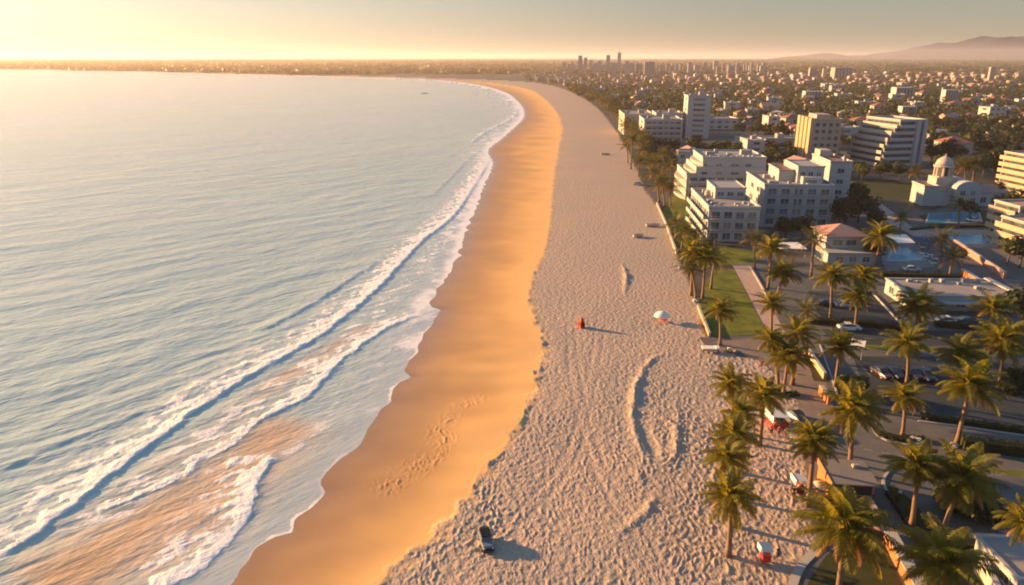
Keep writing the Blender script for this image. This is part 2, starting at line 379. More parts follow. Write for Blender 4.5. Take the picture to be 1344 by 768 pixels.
# ------------------------------------------------------------------ haze: a real body of hazy air over the whole coast
m, nt, out = mat('haze_air'); w = N(nt)
sc_ = w.n('ShaderNodeVolumeScatter', {'Color': (.30, .26, .25, 1), 'Density': 1 / 3100.0, 'Anisotropy': .36})
nt.links.new(sc_.outputs[0], out.inputs['Volume'])
def box_mesh(name, x0, x1, y0, y1, z0, z1, m):
    V = [(x0,y0,z0),(x1,y0,z0),(x1,y1,z0),(x0,y1,z0),(x0,y0,z1),(x1,y0,z1),(x1,y1,z1),(x0,y1,z1)]
    return np_mesh(name, V, [(3,2,1,0),(4,5,6,7),(0,1,5,4),(1,2,6,5),(2,3,7,6),(3,0,4,7)], [m], smooth=False)
hz = link('haze', box_mesh('haze', -60000, 60000, -2000, 118000, -30, 140, m)); tag(hz, kind='stuff')
# ------------------------------------------------------------------ mesh builder
class MB:
    def __init__(s): s.v, s.f, s.mi = [], [], []
    def add(s, V, F, mi=0):
        o = len(s.v); s.v += [tuple(q) for q in V]; s.f += [tuple(i + o for i in f) for f in F]; s.mi += [mi] * len(F); return s
    def box(s, x0, x1, y0, y1, z0, z1, mi=0):
        return s.add([(x0,y0,z0),(x1,y0,z0),(x1,y1,z0),(x0,y1,z0),(x0,y0,z1),(x1,y0,z1),(x1,y1,z1),(x0,y1,z1)],
                     [(3,2,1,0),(4,5,6,7),(0,1,5,4),(1,2,6,5),(2,3,7,6),(3,0,4,7)], mi)
    def prism(s, P, z0, z1, mi=0):
        n = len(P); V = [(x, y, z0) for x, y in P] + [(x, y, z1) for x, y in P]
        return s.add(V, [tuple(range(n))[::-1], tuple(range(n, 2 * n))] + [(i, (i + 1) % n, n + (i + 1) % n, n + i) for i in range(n)], mi)
    def rev(s, prof, n=12, c=(0, 0), mi=0, cap=True):
        """surface of revolution about z; prof = [(r, z), ...]"""
        V = []; F = []
        for r_, z_ in prof:
            for k in range(n): a = 2 * math.pi * k / n; V.append((c[0] + r_ * math.cos(a), c[1] + r_ * math.sin(a), z_))
        for i in range(len(prof) - 1):
            for k in range(n): F.append((i*n+k, i*n+(k+1)%n, (i+1)*n+(k+1)%n, (i+1)*n+k))
        if cap: F.append(tuple(range(n))[::-1]); F.append(tuple(range((len(prof)-1)*n, len(prof)*n)))
        return s.add(V, F, mi)
    def tube(s, pts, rad, n=7, mi=0):
        pts = [Vector(q) for q in pts]; V = []; F = []
        for i, q in enumerate(pts):
            d = (pts[min(i+1, len(pts)-1)] - pts[max(i-1, 0)]).normalized()
            a = d.orthogonal().normalized() if i == 0 else (a - d * a.dot(d)).normalized()
            b = d.cross(a); r_ = rad[i] if hasattr(rad, '__len__') else rad
            for k in range(n): t = 2*math.pi*k/n; V.append(q + (a*math.cos(t) + b*math.sin(t)) * r_)
        for i in range(len(pts)-1):
            for k in range(n): F.append((i*n+k, i*n+(k+1)%n, (i+1)*n+(k+1)%n, (i+1)*n+k))
        F.append(tuple(range(n))[::-1]); F.append(tuple(range((len(pts)-1)*n, len(pts)*n)))
        return s.add(V, F, mi)
    def hip(s, x0, x1, y0, y1, z0, h, ov=.5, mi=0):
        x0 -= ov; x1 += ov; y0 -= ov; y1 += ov; w, d = x1-x0, y1-y0
        if w >= d: a, b = (x0+d/2, (y0+y1)/2), (x1-d/2, (y0+y1)/2)
        else: a, b = ((x0+x1)/2, y0+w/2), ((x0+x1)/2, y1-w/2)
        V = [(x0,y0,z0),(x1,y0,z0),(x1,y1,z0),(x0,y1,z0),(a[0],a[1],z0+h),(b[0],b[1],z0+h)]
        F = [(0,1,5,4),(2,3,4,5),(1,2,5),(3,0,4),(3,2,1,0)] if w >= d else [(0,1,4),(1,2,5,4),(2,3,5),(3,0,4,5),(3,2,1,0)]
        return s.add(V, F, mi)
    def gable(s, x0, x1, y0, y1, z0, h, ov=.4, mi=0):
        """ridge along y"""
        x0 -= ov; x1 += ov; y0 -= ov; y1 += ov; xm = (x0+x1)/2
        return s.add([(x0,y0,z0),(xm,y0,z0+h),(x1,y0,z0),(x0,y1,z0),(xm,y1,z0+h),(x1,y1,z0)], [(0,3,4,1),(1,4,5,2),(0,1,2),(5,4,3),(0,2,5,3)], mi)
    def mesh(s, name, mats, smooth=False):
        me = bpy.data.meshes.new(name); me.from_pydata(s.v, [], s.f)
        for m in (mats if isinstance(mats, (list, tuple)) else [mats]): me.materials.append(m)
        me.polygons.foreach_set('material_index', s.mi)
        me.polygons.foreach_set('use_smooth', [smooth] * len(s.f)); me.update(); return me
    def build(s, name, mats, parent=None, smooth=False):
        return link(name, s.mesh(name, mats, smooth), parent)

def copy_tree(o, parent=None):
    c = o.copy(); COL.objects.link(c)
    if parent is not None: c.parent = parent
    for ch in list(o.children): copy_tree(ch, c)
    return c

# ------------------------------------------------------------------ foliage materials
def leaf_mat(name, c0, c1, trans, k=.45, scale=.8):
    m, nt, out = mat(name); w = N(nt); p = w.pos()
    c = w.mix(w.ramp(w.noise(p, scale, 3, .6), .35, .65), c0, c1)
    a = w.bsdf(c, .55, None, .3); b = w.n('ShaderNodeBsdfTranslucent', {'Color': trans + (1,)})
    mx = w.n('ShaderNodeMixShader', {0: k, 1: a.outputs[0], 2: b.outputs[0]}); nt.links.new(mx.outputs[0], out.inputs[0]); return m
M_FROND = leaf_mat('palm_frond_green', (.038, .057, .007), (.16, .145, .012), (.44, .35, .02), .42, .6)
M_FRONDF = leaf_mat('palm_frond_far', (.022, .038, .008), (.085, .085, .013), (.17, .15, .015), .3, .5)
M_DEAD = leaf_mat('palm_frond_dry', (.22, .11, .03), (.36, .20, .06), (.40, .2, .05), .35)
M_LEAF = [leaf_mat('leaf_dark', (.014, .028, .009), (.045, .058, .016), (.06, .07, .01), .3, .35),
          leaf_mat('leaf_olive', (.03, .045, .012), (.08, .088, .02), (.14, .12, .02), .35, .35),
          leaf_mat('leaf_warm', (.05, .045, .013), (.13, .10, .025), (.2, .14, .03), .35, .35)]
M_TRUNK = plain('palm_trunk', (.24, .15, .09), .9, .3, 3, bump=.05)
M_BARK = plain('bark', (.12, .085, .06), .9, .3, 2)
M_HEDGE = leaf_mat('hedge_leaf', (.016, .028, .009), (.055, .06, .014), (.10, .09, .015), .3, .7)

# ------------------------------------------------------------------ palms
def palm_crown(rng, Rr=3.6, nf=30, nl=22, tight=0.0):
    g = MB(); dd = MB()
    for i in range(nf):
        az = i * 2.399963 + rng.uniform(-.25, .25); q = i / (nf - 1)
        el = math.radians(82 - 112 * q ** .85 + rng.uniform(-8, 8)); L = Rr * (1.12 - .18 * abs(q - .45)) * rng.uniform(.9, 1.1)
        droop = math.radians(rng.uniform(62, 95)) * (1 - .35 * q)
        dead = q > .84
        mb = dd if dead else g
        if dead: L *= .78
        pts = []; p = Vector((0, 0, 0)); n = 8; e = el; yaw = rng.uniform(-.18, .18)
        for k in range(n + 1):
            a = az + yaw * (k / n) ** 2
            pts.append(p.copy()); st = L / n
            p = p + Vector((math.cos(a) * math.cos(e), math.sin(a) * math.cos(e), math.sin(e))) * st
            e -= droop / n * (.5 + 1.1 * k / n)
        # rachis
        V = []; F = []
        side = Vector((-math.sin(az), math.cos(az), 0))
        for k, q_ in enumerate(pts):
            wd_ = .055 * (1 - .8 * k / n); V += [q_ - side * wd_, q_ + side * wd_]
        for k in range(n): F.append((2*k, 2*k+1, 2*k+3, 2*k+2))
        mb.add(V, F)
        for k in range(nl):
            t = .10 + .90 * k / (nl - 1); f = t * n; j = min(int(f), n - 1); b = pts[j].lerp(pts[j+1], f - j)
            tan = (pts[j+1] - pts[j]).normalized(); up = tan.cross(side).normalized() * -1
            if up.z < 0: up = -up
            ll = (.95 if not dead else .6) * (Rr / 3.6) * math.sin(math.pi * (.16 + .80 * t)) ** .7 * rng.uniform(.85, 1.12)
            for sg in (-1, 1):
                dr = rng.uniform(.15, .55) + .25 * q
                d = (side * sg * .86 + tan * .62 - Vector((0, 0, 1)) * dr * .5 + up * .12).normalized()
                hw = .094 * (Rr / 3.6) * (1.25 - .5 * t); m_ = b + d * ll * .5; tip = b + d * ll - Vector((0, 0, 1)) * ll * (.22 + dr * .35)
                wv = tan * hw
                mb.add([b - wv * .6, b + wv * .6, m_ + wv, m_ - wv, tip], [(0, 1, 2, 3), (3, 2, 4)])
    return g, dd

PALM_CROWNS = []
for k in range(6):
    rng = random.Random(100 + k)
    g, dd = palm_crown(rng, 3.5, (34, 30, 38, 28, 34, 62)[k], 24)
    PALM_CROWNS.append((g.mesh('crown', M_FROND), dd.mesh('dry_fronds', M_DEAD)))
FARCROWNS = []
for k in range(4):
    rng = random.Random(200 + k); g, dd = palm_crown(rng, 3.5, 22, 11)
    FARCROWNS.append((g.mesh('crown', M_FRONDF), dd.mesh('dry_fronds', M_DEAD)))

def palm(px, base_py, crown_px, crown_py, width_px, label, k=0, group=None, far=False, z=None):
    """palm whose foot, crown and crown width were read off the photograph"""
    x, y = at(px, base_py)
    z = gz(x, y) if z is None and base_py > 455 and px < 1060 else (z or 0.0)
    z = min(z, 0)
    h = max(3.0, height_at(x, y, crown_py)); depth = y * CP + (CAM_H - h) * SP
    width_px *= 1.20 if far else 1.06
    cx = (crown_px - PX0) / FOC * depth - x; Rw = width_px / FOC * depth / 2
    rng = random.Random(int(px * 7 + base_py * 13))
    rt = empty('palm_tree', (x, y, z), 0); tag(rt, label, 'palm tree', group)
    top = Vector((cx, rng.uniform(-.3, .3), h - z)); r0 = .21 + .012 * h
    pts = []; rad = []
    for i in range(9):
        t = i / 8; pts.append((top.x * t ** 1.6, top.y * t ** 1.6, top.z * t - (.15 if i == 0 else 0))); rad.append(r0 * (1.45 if i == 0 else 1.0) * (1 - .38 * t) * (1 + .05 * (i % 2)))
    MB().tube(pts, rad, 9).build('trunk', M_TRUNK, rt, True)
    A_, B_ = (FARCROWNS[k % 4] if far else PALM_CROWNS[k % 6])
    s_ = Rw / 3.15; sp = rng.uniform(0, 6.28); tx_, ty_ = rng.uniform(-.17, .17), rng.uniform(-.17, .17); zs_ = rng.uniform(.85, 1.15)
    for nme, me in (('crown', A_), ('dry_fronds', B_)):
        o = link(nme, me, rt); o.location = top; o.scale = (s_, s_, s_ * zs_); o.rotation_euler = (tx_, ty_, sp)
    return rt

# ------------------------------------------------------------------ broadleaf trees and bushes
def leaf_crown(rng, lobes, nleaf, size, shell=.55):
    """many small leaf clumps through several lobes ((cx,cy,cz,rx,ry,rz), ...)"""
    V = []; F = []
    wts = [l[3] * l[4] * l[5] for l in lobes]
    for i in range(nleaf):
        c = rng.choices(lobes, wts)[0]
        a = rng.uniform(0, 6.283); cz = rng.uniform(-1, 1); rr_ = rng.uniform(shell, 1.06) ; s_ = math.sqrt(1 - cz * cz)
        d = Vector((s_ * math.cos(a), s_ * math.sin(a), cz)); q = Vector((c[0] + d.x * c[3] * rr_, c[1] + d.y * c[4] * rr_, c[2] + d.z * c[5] * rr_))
        nn = (d + Vector((rng.uniform(-.8, .8), rng.uniform(-.8, .8), rng.uniform(-.5, .9)))).normalized()
        u_ = nn.orthogonal().normalized(); u_.rotate(Matrix.Rotation(rng.uniform(0, 6.28), 3, nn)); v_ = nn.cross(u_)
        sz = size * rng.uniform(.6, 1.35); o = len(V)
        V += [q - u_ * sz, q + v_ * sz * .62, q + u_ * sz, q - v_ * sz * .62]; F.append((o, o+1, o+2, o+3))
    b = MB(); b.add(V, F); return b

def make_tree(seed, h=8.0, r_=3.6, n=420, size=.55, mi=0, nl=6):
    rng = random.Random(seed); lobes = []
    for k in range(nl):
        a = rng.uniform(0, 6.28); q = rng.uniform(.15, .6) * r_
        rr_ = r_ * rng.uniform(.42, .66); lobes.append((q * math.cos(a), q * math.sin(a), h * rng.uniform(.48, .80), rr_, rr_, rr_ * rng.uniform(.65, .95)))
    tr = MB(); tr.tube([(0,0,-.2),(.1,0,h*.25),(.15,.1,h*.55)], [.28,.2,.12], 6)
    for l in lobes[:4]: tr.tube([(.1,0,h*.28),(l[0]*.5,l[1]*.5,h*.45),(l[0],l[1],l[2])], [.14,.1,.04], 5)
    return tr.mesh('trunk', M_BARK, True), leaf_crown(rng, lobes, n, size).mesh('crown', M_LEAF[mi])
TREES = [make_tree(i, (7.5, 9, 6.5, 8, 10, 6, 7.5, 8.5)[i], (3.6, 4.2, 3.2, 4.0, 3.4, 3.3, 4.4, 3.0)[i], 900, .42, (0, 0, 1, 1, 0, 2, 1, 2)[i]) for i in range(8)]
FARTREES = [make_tree(40 + i, (7.5, 9, 6.5, 8, 10, 6)[i], (4.2, 4.6, 3.8, 4.6, 3.8, 3.6)[i], 210, .85, (0, 0, 1, 0, 1, 2)[i]) for i in range(6)]
def tree(x, y, k, s_, label, group=None, far=False, name='broadleaf_tree', cat='tree', sz=1.0):
    rt = empty(name, (x, y, 0), (x * 3.1 + y) % 6.28); tag(rt, label, cat, group); rt.scale = (s_, s_, s_ * sz)
    tr, cr = (FARTREES if far else TREES)[k]
    link('trunk', tr, rt); link('crown', cr, rt); return rt

def hedge(pts, wd_, h, label, n=None, seed=1, name='hedge'):
    """clipped hedge along ground pixels"""
    rng = random.Random(seed); P = [Vector(at(*q) + (0,)) for q in pts]; b = MB()
    for i in range(len(P) - 1):
        d = (P[i+1] - P[i]); L = d.length; d.normalize(); s_ = Vector((-d.y, d.x, 0))
        A_ = [P[i] - s_ * wd_ * .42, P[i+1] - s_ * wd_ * .42, P[i+1] + s_ * wd_ * .42, P[i] + s_ * wd_ * .42]
        b.prism([(q.x, q.y) for q in A_], -.02, h * .88)
        for k in range(int(L * (wd_ + 2 * h) * 16)):
            t = rng.uniform(0, L); side = rng.random() * (wd_ + 2 * h)
            if side < wd_: q = P[i] + d * t + s_ * (side - wd_ / 2); q.z = h * rng.uniform(.86, 1.06); nn = Vector((0, 0, 1))
            else:
                sg = -1 if side < wd_ + h else 1; q = P[i] + d * t + s_ * sg * wd_ * .5 * rng.uniform(.92, 1.08); q.z = rng.uniform(.03, h); nn = s_ * sg
            nn = (nn + Vector((rng.uniform(-.7, .7), rng.uniform(-.7, .7), rng.uniform(-.3, .7)))).normalized()
            u_ = nn.orthogonal().normalized(); v_ = nn.cross(u_); sz = rng.uniform(.09, .2)
            b.add([q - u_ * sz, q + v_ * sz * .7, q + u_ * sz, q - v_ * sz * .7], [(0, 1, 2, 3)])
    o = b.build(name, M_HEDGE); tag(o, label, 'hedge'); return o

def bush(px, py, w_px, h, label, seed=1, flat=.9, mi=0):
    x, y = at(px, py); depth = y * CP + CAM_H * SP; r_ = w_px / FOC * depth / 2; rng = random.Random(seed)
    y += r_ * .6
    lobes = [(rng.uniform(-.45, .45) * r_, rng.uniform(-.4, .4) * r_, h * rng.uniform(.40, .58), r_ * rng.uniform(.5, .68), r_ * rng.uniform(.5, .68), h * rng.uniform(.4, .52)) for _ in range(7)]
    rt = empty('round_bush', (x, y, 0)); tag(rt, label, 'bush')
    leaf_crown(rng, lobes, int(900 + 260 * r_ * r_), .17 + .02 * r_, .7).build('foliage', M_LEAF[mi], rt)
    core = MB()
    for l in lobes: core.rev([(l[3] * .72 * math.cos(t), l[2] + l[5] * .72 * math.sin(t)) for t in (-1.5, -.9, -.3, .3, .9, 1.5)], 9, (l[0], l[1]))
    core.tube([(0, 0, -.1), (0, 0, h * .5)], [.15, .08], 6); core.build('stem', M_LEAF[mi], rt); return rt

# ---- the palms: foot px, foot row, crown px, crown row, crown width px, label
PALMS = [
 (956,729,959,652,66,'palm on open sand by bottom edge of beach row, nearest the people'),
 (964,690,955,600,58,'lowest but one in stacked palm column on beach, slender and leaning'),
 (968,655,966,574,56,'third palm up in the stacked column on the beach'),
 (972,620,971,543,52,'fourth palm up in stacked beach column, just behind a taller trunk'),
 (962,566,960,505,50,'palm at top of the beach column, set furthest left on sand'),
 (997,583,1003,519,54,'palm on sand just left of the white vendor awning'),
 (1060,664,1068,580,58,'dense dark palm with bushy rounded crown beside small white umbrella stall'),
 (1114,619,1118,538,72,'golden palm on paving bed between orange kiosk and curved road'),
 (1184,573,1187,520,54,'palm growing out of the kerbed oval traffic island'),
 (1256,582,1273,505,76,'leaning palm with pale trunk at end of dense roadside shrub'),
 (1196,692,1206,612,72,'dark palm in the bed under the round bush, left of leaning one'),
 (1238,700,1265,628,92,'large palm leaning over the big round dark bush'),
 (1098,792,1108,690,112,'biggest golden palm rising from dark lawn at bottom edge'),
 (1236,828,1238,738,108,'palm cut by bottom edge beside the orange boundary wall'),
 (1346,768,1346,686,60,'palm half cut off by right edge above long hedge'),
 (1096,508,1102,455,50,'palm beside small round bush and white awning panel'),
 (1190,503,1192,450,54,'palm standing over the row of parked cars'),
 (1201,437,1204,402,54,'palm in front of the long flat roofed building'),
 (1300,455,1304,405,54,'upper palm of the pair at right end of long flat building'),
 (1311,508,1316,446,66,'lower broad palm at right beside tall dark shrub'),
 (1290,510,1263,462,54,'dark shaded palm between the parking lot and right hand pair'),
 (1021,512,1012,447,44,'left palm of dense clump at the promenade planter'),
 (1028,518,1034,468,56,'front palm of the dense clump growing in small planter'),
 (1040,505,1046,436,48,'tallest back palm in dense clump by promenade'),
 (1058,470,1059,408,38,'slim palm just above dense promenade clump'),
 (945,453,945,408,40,'lone slim palm by the white table on sand'),
 (907,388,909,330,40,'left palm of close cluster at seaward lawn edge'),
 (913,393,906,352,36,'low palm in front of cluster at seaward lawn edge'),
 (922,392,926,336,40,'middle palm of close cluster at lawn edge'),
 (933,379,938,340,36,'right shaded palm of close cluster on lawn'),
 (990,353,989,314,36,'palm by end of the garden path before white apartments'),
 (1008,378,1013,326,40,'palm beside pale flat canopy along the garden path'),
 (1018,400,1028,358,42,'leafy palm on planted bed right of garden path'),
 (1012,436,1012,398,40,'golden palm at lower end of garden path'),
 (1064,364,1068,315,38,'palm left of the pink roofed villa'),
 (1089,422,1092,362,46,'palm with orange lit crown before car park hedge'),
 (1122,430,1126,390,42,'palm just right of another, beside car park and hedge'),
 (1138,400,1134,364,40,'dark shaded palm in front of villa ground floor'),
 (1149,350,1156,310,42,'palm against the right corner of pink roofed villa'),
 (1101,300,1101,284,24,'small palm top showing behind the pink villa roof'),
 (1181,302,1183,286,24,'small dark palm between dark trees and pool pavilion'),
 (1232,358,1237,314,36,'golden palm beside the pool deck'),
 (1246,362,1250,338,32,'shaded low palm behind pool deck palm'),
 (1206,246,1201,226,24,'palm left of domed church'),
 (1266,240,1266,218,28,'first palm behind right wing of church'),
 (1276,240,1280,216,28,'second palm behind right wing of church'),
 (1257,300,1260,268,28,'dark palm in front of church lawn'),
 (865,266,858,226,26,'upper palm of seaside group before stepped white block'),
 (872,272,868,240,34,'broad palm in the seaside group before stepped block'),
 (880,270,878,248,26,'right palm in seaside group before stepped block'),
 (886,316,888,294,32,'palm by sea wall beside three storey apartments'),
 (894,330,899,302,32,'second palm by sea wall below three storey apartments'),
 (905,345,915,322,30,'third palm by sea wall nearest cluster'),
 (828,222,830,182,24,'tall palm at edge of sand before grey banded block'),
 (824,214,822,190,20,'shorter palm beside tall one at edge of sand'),
 (838,232,840,212,22,'palm behind parked pale car at sand edge'),
 (974,250,973,228,22,'dark palm in the gap between stepped block and hotel'),
 (1090,196,1098,178,22,'palm at foot of the orange finned tower'),
]
for i, (a, b, c, d, e, lab) in enumerate(PALMS):
    palm(a, b, c, d, e, lab, 5 if 'bushy' in lab else i % 5, None, e < 40)
# ------------------------------------------------------------------ ground sheets: paving, road, lawns, pools
LV = [0]
def sheet(name, pts, m, z, n=0, kind='structure'):
    P = [at(*q) for q in pts]
    if n: P = [tuple(q) for q in spline(P + [P[0]], n)[:-1]]
    bm = bmesh.new(); vs = [bm.verts.new((x, y, z)) for x, y in P]; f = bm.faces.new(vs)
    if f.normal.z < 0: f.normal_flip()
    bmesh.ops.triangulate(bm, faces=bm.faces[:])
    me = bpy.data.meshes.new(name); bm.to_mesh(me); bm.free(); me.materials.append(m)
    o = link(name, me); tag(o, kind=kind); return o
def groundmat(name, a, b, sc=.4, fine=5, rough=.9, stretch=None):
    m, nt, out = mat(name); w = N(nt); p = w.pos()
    f = w.ramp(w.noise(p, sc, 5, .6, stretch), .35, .65); c = w.mix(f, a, b); g = w.noise(p, fine, 3, .6)
    c = w.mix(w.ramp(g, .3, .7, 0, .35), c, tuple(v * .6 for v in a))
    b_ = w.bsdf(c, rough, w.bump(g, .03), .25); nt.links.new(b_.outputs[0], out.inputs[0]); return m
M_PAVE = groundmat('paving', (.095, .10, .10), (.15, .148, .142), .3)
M_PROM = groundmat('promenade_paving', (.19, .15, .13), (.27, .21, .18), .5, 2.5)
M_ASPH = groundmat('shaded_asphalt', (.033, .045, .056), (.053, .066, .076), .25, 4)  # dark bluish tone puts the area's shade into the surface colour
M_ROAD = groundmat('road', (.12, .115, .11), (.17, .16, .15), .2, 3)
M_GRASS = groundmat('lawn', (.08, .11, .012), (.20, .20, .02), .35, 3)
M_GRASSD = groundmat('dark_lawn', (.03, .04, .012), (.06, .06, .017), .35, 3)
M_PINK = groundmat('pink_paving', (.42, .30, .25), (.52, .38, .31), .6, 2)
M_DECK = groundmat('pool_deck', (.20, .19, .19), (.30, .28, .27), .5, 2)
M_KERB = plain('kerb_stone', (.42, .39, .36), .85, .15, 2)
M_WHITE = plain('white_render', (.41, .41, .40), .8, .07, .6, dirt=.22)
M_WHITE2 = plain('cream_render', (.45, .395, .33), .8, .08, .6, dirt=.22)
M_CONC = plain('roof_concrete', (.30, .265, .25), .9, .2, .5, dirt=.4)
M_ROOFP = plain('pale_roof', (.33, .32, .31), .9, .12, .5, dirt=.3)
M_TERRA = plain('terracotta_tiles', (.29, .125, .085), .85, .25, 2.5, bump=.04)
M_PINKROOF = plain('pink_tiles', (.42, .23, .185), .85, .18, 2.5, bump=.03)
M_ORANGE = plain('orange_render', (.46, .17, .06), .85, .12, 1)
M_GOLD = plain('sunlit_ochre_render', (.56, .35, .20), .8, .1, .6)
M_GREY = plain('grey_render', (.40, .39, .38), .85, .12, .8, dirt=.2)
M_DARK = plain('dark_paint', (.03, .032, .035), .5, .2, 2)
M_FRAME = plain('window_frame_paint', (.62, .60, .56), .6, .06, 2)
M_MAROON = plain('maroon_boards', (.14, .03, .03), .7, .25, 3)
M_RED = plain('red_cloth', (.62, .04, .03), .75, .15, 4)
M_CLOTH = plain('white_canvas', (.78, .74, .66), .8, .06, 2)
M_BLUEC = plain('blue_cloth', (.02, .10, .22), .8, .15, 4)
M_METAL = plain('grey_metal', (.35, .35, .36), .4, .1, 3)
def glass(name, col, rough=.08):
    m, nt, out = mat(name); w = N(nt); c = w.mix(w.ramp(w.noise(w.pos(), .45, 2), .4, .6), col, tuple(v * 2.2 for v in col))
    b = w.bsdf(c, rough, None, .6); nt.links.new(b.outputs[0], out.inputs[0]); return m
M_GLASS = glass('window_glass', (.045, .055, .065)); PANES = [M_GLASS, M_GLASS, glass('pane_blue', (.05, .07, .09)), plain('curtained_pane', (.22, .20, .17), .35, .2, 1), plain('blind_pane', (.12, .12, .12), .3, .2, 1)]; RW = random.Random(5)
m, nt, out = mat('pool_water'); w = N(nt); p = w.pos()
b_ = w.bsdf(w.mix(w.noise(p, .6, 3), (.01, .16, .27), (.03, .24, .34)), .06, w.bump(w.noise(p, 2.2, 2), .03), .5, IOR=1.33); nt.links.new(b_.outputs[0], out.inputs[0]); M_POOL = m

sheet('paved_ground', [(1046,1100),(1046,745),(1075,716),(1064,660),(1058,600),(1056,545),(1040,512),(998,474),(955,462),(925,452),(918,443),(1000,440),(963,352),(952,330),(1060,312),(1100,335),(1240,270),(1344,262),(1900,262),(3200,1100)], M_PAVE, .004)
sheet('promenade', [(935,449),(1000,443),(1060,462),(1084,502),(1096,540),(1092,600),(1085,640),(1060,642),(1056,560),(1040,510),(1000,472),(960,458)], M_PROM, .008)
sheet('road', [(1096,600),(1094,560),(1120,568),(1200,592),(1344,616),(1700,660),(1700,700),(1344,640),(1250,628),(1185,612),(1165,625),(1172,650),(1215,705),(1262,790),(1330,1000),(1260,1000),(1195,770),(1158,690),(1128,640)], M_ROAD, .009)
sheet('car_park', [(1120,468),(1700,468),(1800,580),(1344,566),(1240,548),(1160,545),(1136,520)], M_ASPH, .010)
sheet('street', [(1078,432),(1344,436),(1700,440),(1760,462),(1344,456),(1096,452)], M_ASPH, .011)
sheet('rear_car_park', [(1060,382),(1150,384),(1192,428),(1080,424)], M_ASPH, .012)
sheet('cross_street', [(1050,362),(1240,366),(1420,366),(1420,352),(1240,350),(1060,352)], M_ROAD, .013)
sheet('church_lane', [(1118,248),(1132,248),(1200,300),(1300,302),(1440,306),(1440,318),(1300,312),(1200,310),(1160,290)], M_PINK, .014)
sheet('seaside_lawn', [(918,405),(925,372),(940,352),(964,354),(1006,438),(931,443)], M_GRASS, .016)
sheet('apartment_lawn', [(868,282),(880,258),(905,262),(925,322),(1000,330),(995,345),(930,350),(905,345)], M_GRASS, .016)
sheet('garden_path', [(962,349),(985,349),(1004,386),(1030,436),(1008,436)], M_PINK, .020)
sheet('verge', [(1122,452),(1344,460),(1700,466),(1700,474),(1344,466),(1122,458)], M_GRASS, .020)
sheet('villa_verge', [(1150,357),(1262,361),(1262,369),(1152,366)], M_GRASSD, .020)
sheet('roadside_verge', [(1288,613),(1344,619),(1700,650),(1700,660),(1344,627),(1290,618)], M_GRASS, .020)
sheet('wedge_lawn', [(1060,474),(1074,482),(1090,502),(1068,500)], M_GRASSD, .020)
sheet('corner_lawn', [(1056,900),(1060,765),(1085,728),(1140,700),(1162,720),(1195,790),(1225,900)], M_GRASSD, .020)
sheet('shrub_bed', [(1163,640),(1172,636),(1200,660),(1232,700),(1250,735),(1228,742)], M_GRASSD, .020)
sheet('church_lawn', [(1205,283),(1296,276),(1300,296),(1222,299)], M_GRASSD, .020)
sheet('park_lawn', [(840,200),(900,200),(905,215),(850,216)], M_GRASS, .016)
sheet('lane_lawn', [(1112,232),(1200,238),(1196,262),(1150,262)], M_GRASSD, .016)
sheet('pool_terrace', [(1158,318),(1198,316),(1228,350),(1165,356),(1158,345)], M_DECK, .020)
sheet('far_terrace', [(1228,310),(1300,306),(1310,324),(1244,326)], M_DECK, .020)
M_MARK = plain('worn_road_paint', (.30, .30, .29), .8, .35, 3)
def marks(segs, wd_, z):
    b = MB()
    for a, c in segs:
        A_, C_ = Vector(a), Vector(c); d = (C_ - A_).normalized(); s_ = Vector((-d.y, d.x)) * wd_ / 2
        b.add([(*(A_ - s_), z), (*(C_ - s_), z), (*(C_ + s_), z), (*(A_ + s_), z)], [(0, 1, 2, 3)])
    tag(b.build('road_markings', M_MARK), kind='structure')
bx_, by_ = at(1150, 486)
marks([((bx_ - 2 + k * 2.6, by_ - 2.6 - k * .1), (bx_ - 1.7 + k * 2.6, by_ + 2.2 - k * .1)) for k in range(12)], .1, .015)
q0, q1 = at(1085, 443), at(1400, 450); dv = Vector(q1) - Vector(q0)
marks([(tuple(Vector(q0) + dv * t), tuple(Vector(q0) + dv * (t + .035))) for t in [k * .08 for k in range(12)]], .12, .017)
q0, q1 = at(1112, 585), at(1330, 628); dv = Vector(q1) - Vector(q0)
marks([(tuple(Vector(q0) + dv * t), tuple(Vector(q0) + dv * (t + .05))) for t in [k * .11 for k in range(9)]], .12, .014)
def pool(name_pts, label):
    P = [at(*q) for q in name_pts]; cx = sum(p[0] for p in P) / len(P); cy = sum(p[1] for p in P) / len(P)
    rt = empty('swimming_pool', (cx, cy, 0)); tag(rt, label, 'swimming pool')
    L = [(p[0] - cx, p[1] - cy) for p in P]; if_ = sum(L[i][0] * L[(i+1) % len(L)][1] - L[(i+1) % len(L)][0] * L[i][1] for i in range(len(L)))
    if if_ < 0: L = L[::-1]
    MB().prism(L, -.02, .05).build('water', M_POOL, rt)
    b = MB()
    for i in range(len(L)):
        a, c = Vector(L[i]), Vector(L[(i+1) % len(L)]); d = (c - a).normalized(); s_ = Vector((d.y, -d.x)) * .4
        b.prism([tuple(a), tuple(c), tuple(c + s_), tuple(a + s_)][::-1], -.02, .09)
    b.build('coping', M_KERB, rt)
pool([(1166,343),(1172,327),(1190,325),(1214,341)], 'bright blue swimming pool beside the white pool pavilion')
pool([(1216,293),(1220,281),(1284,279),(1288,292)], 'long turquoise pool in front of domed church')
pool([(1250,321),(1246,309),(1290,308),(1300,320)], 'turquoise pool behind low pink boundary wall')

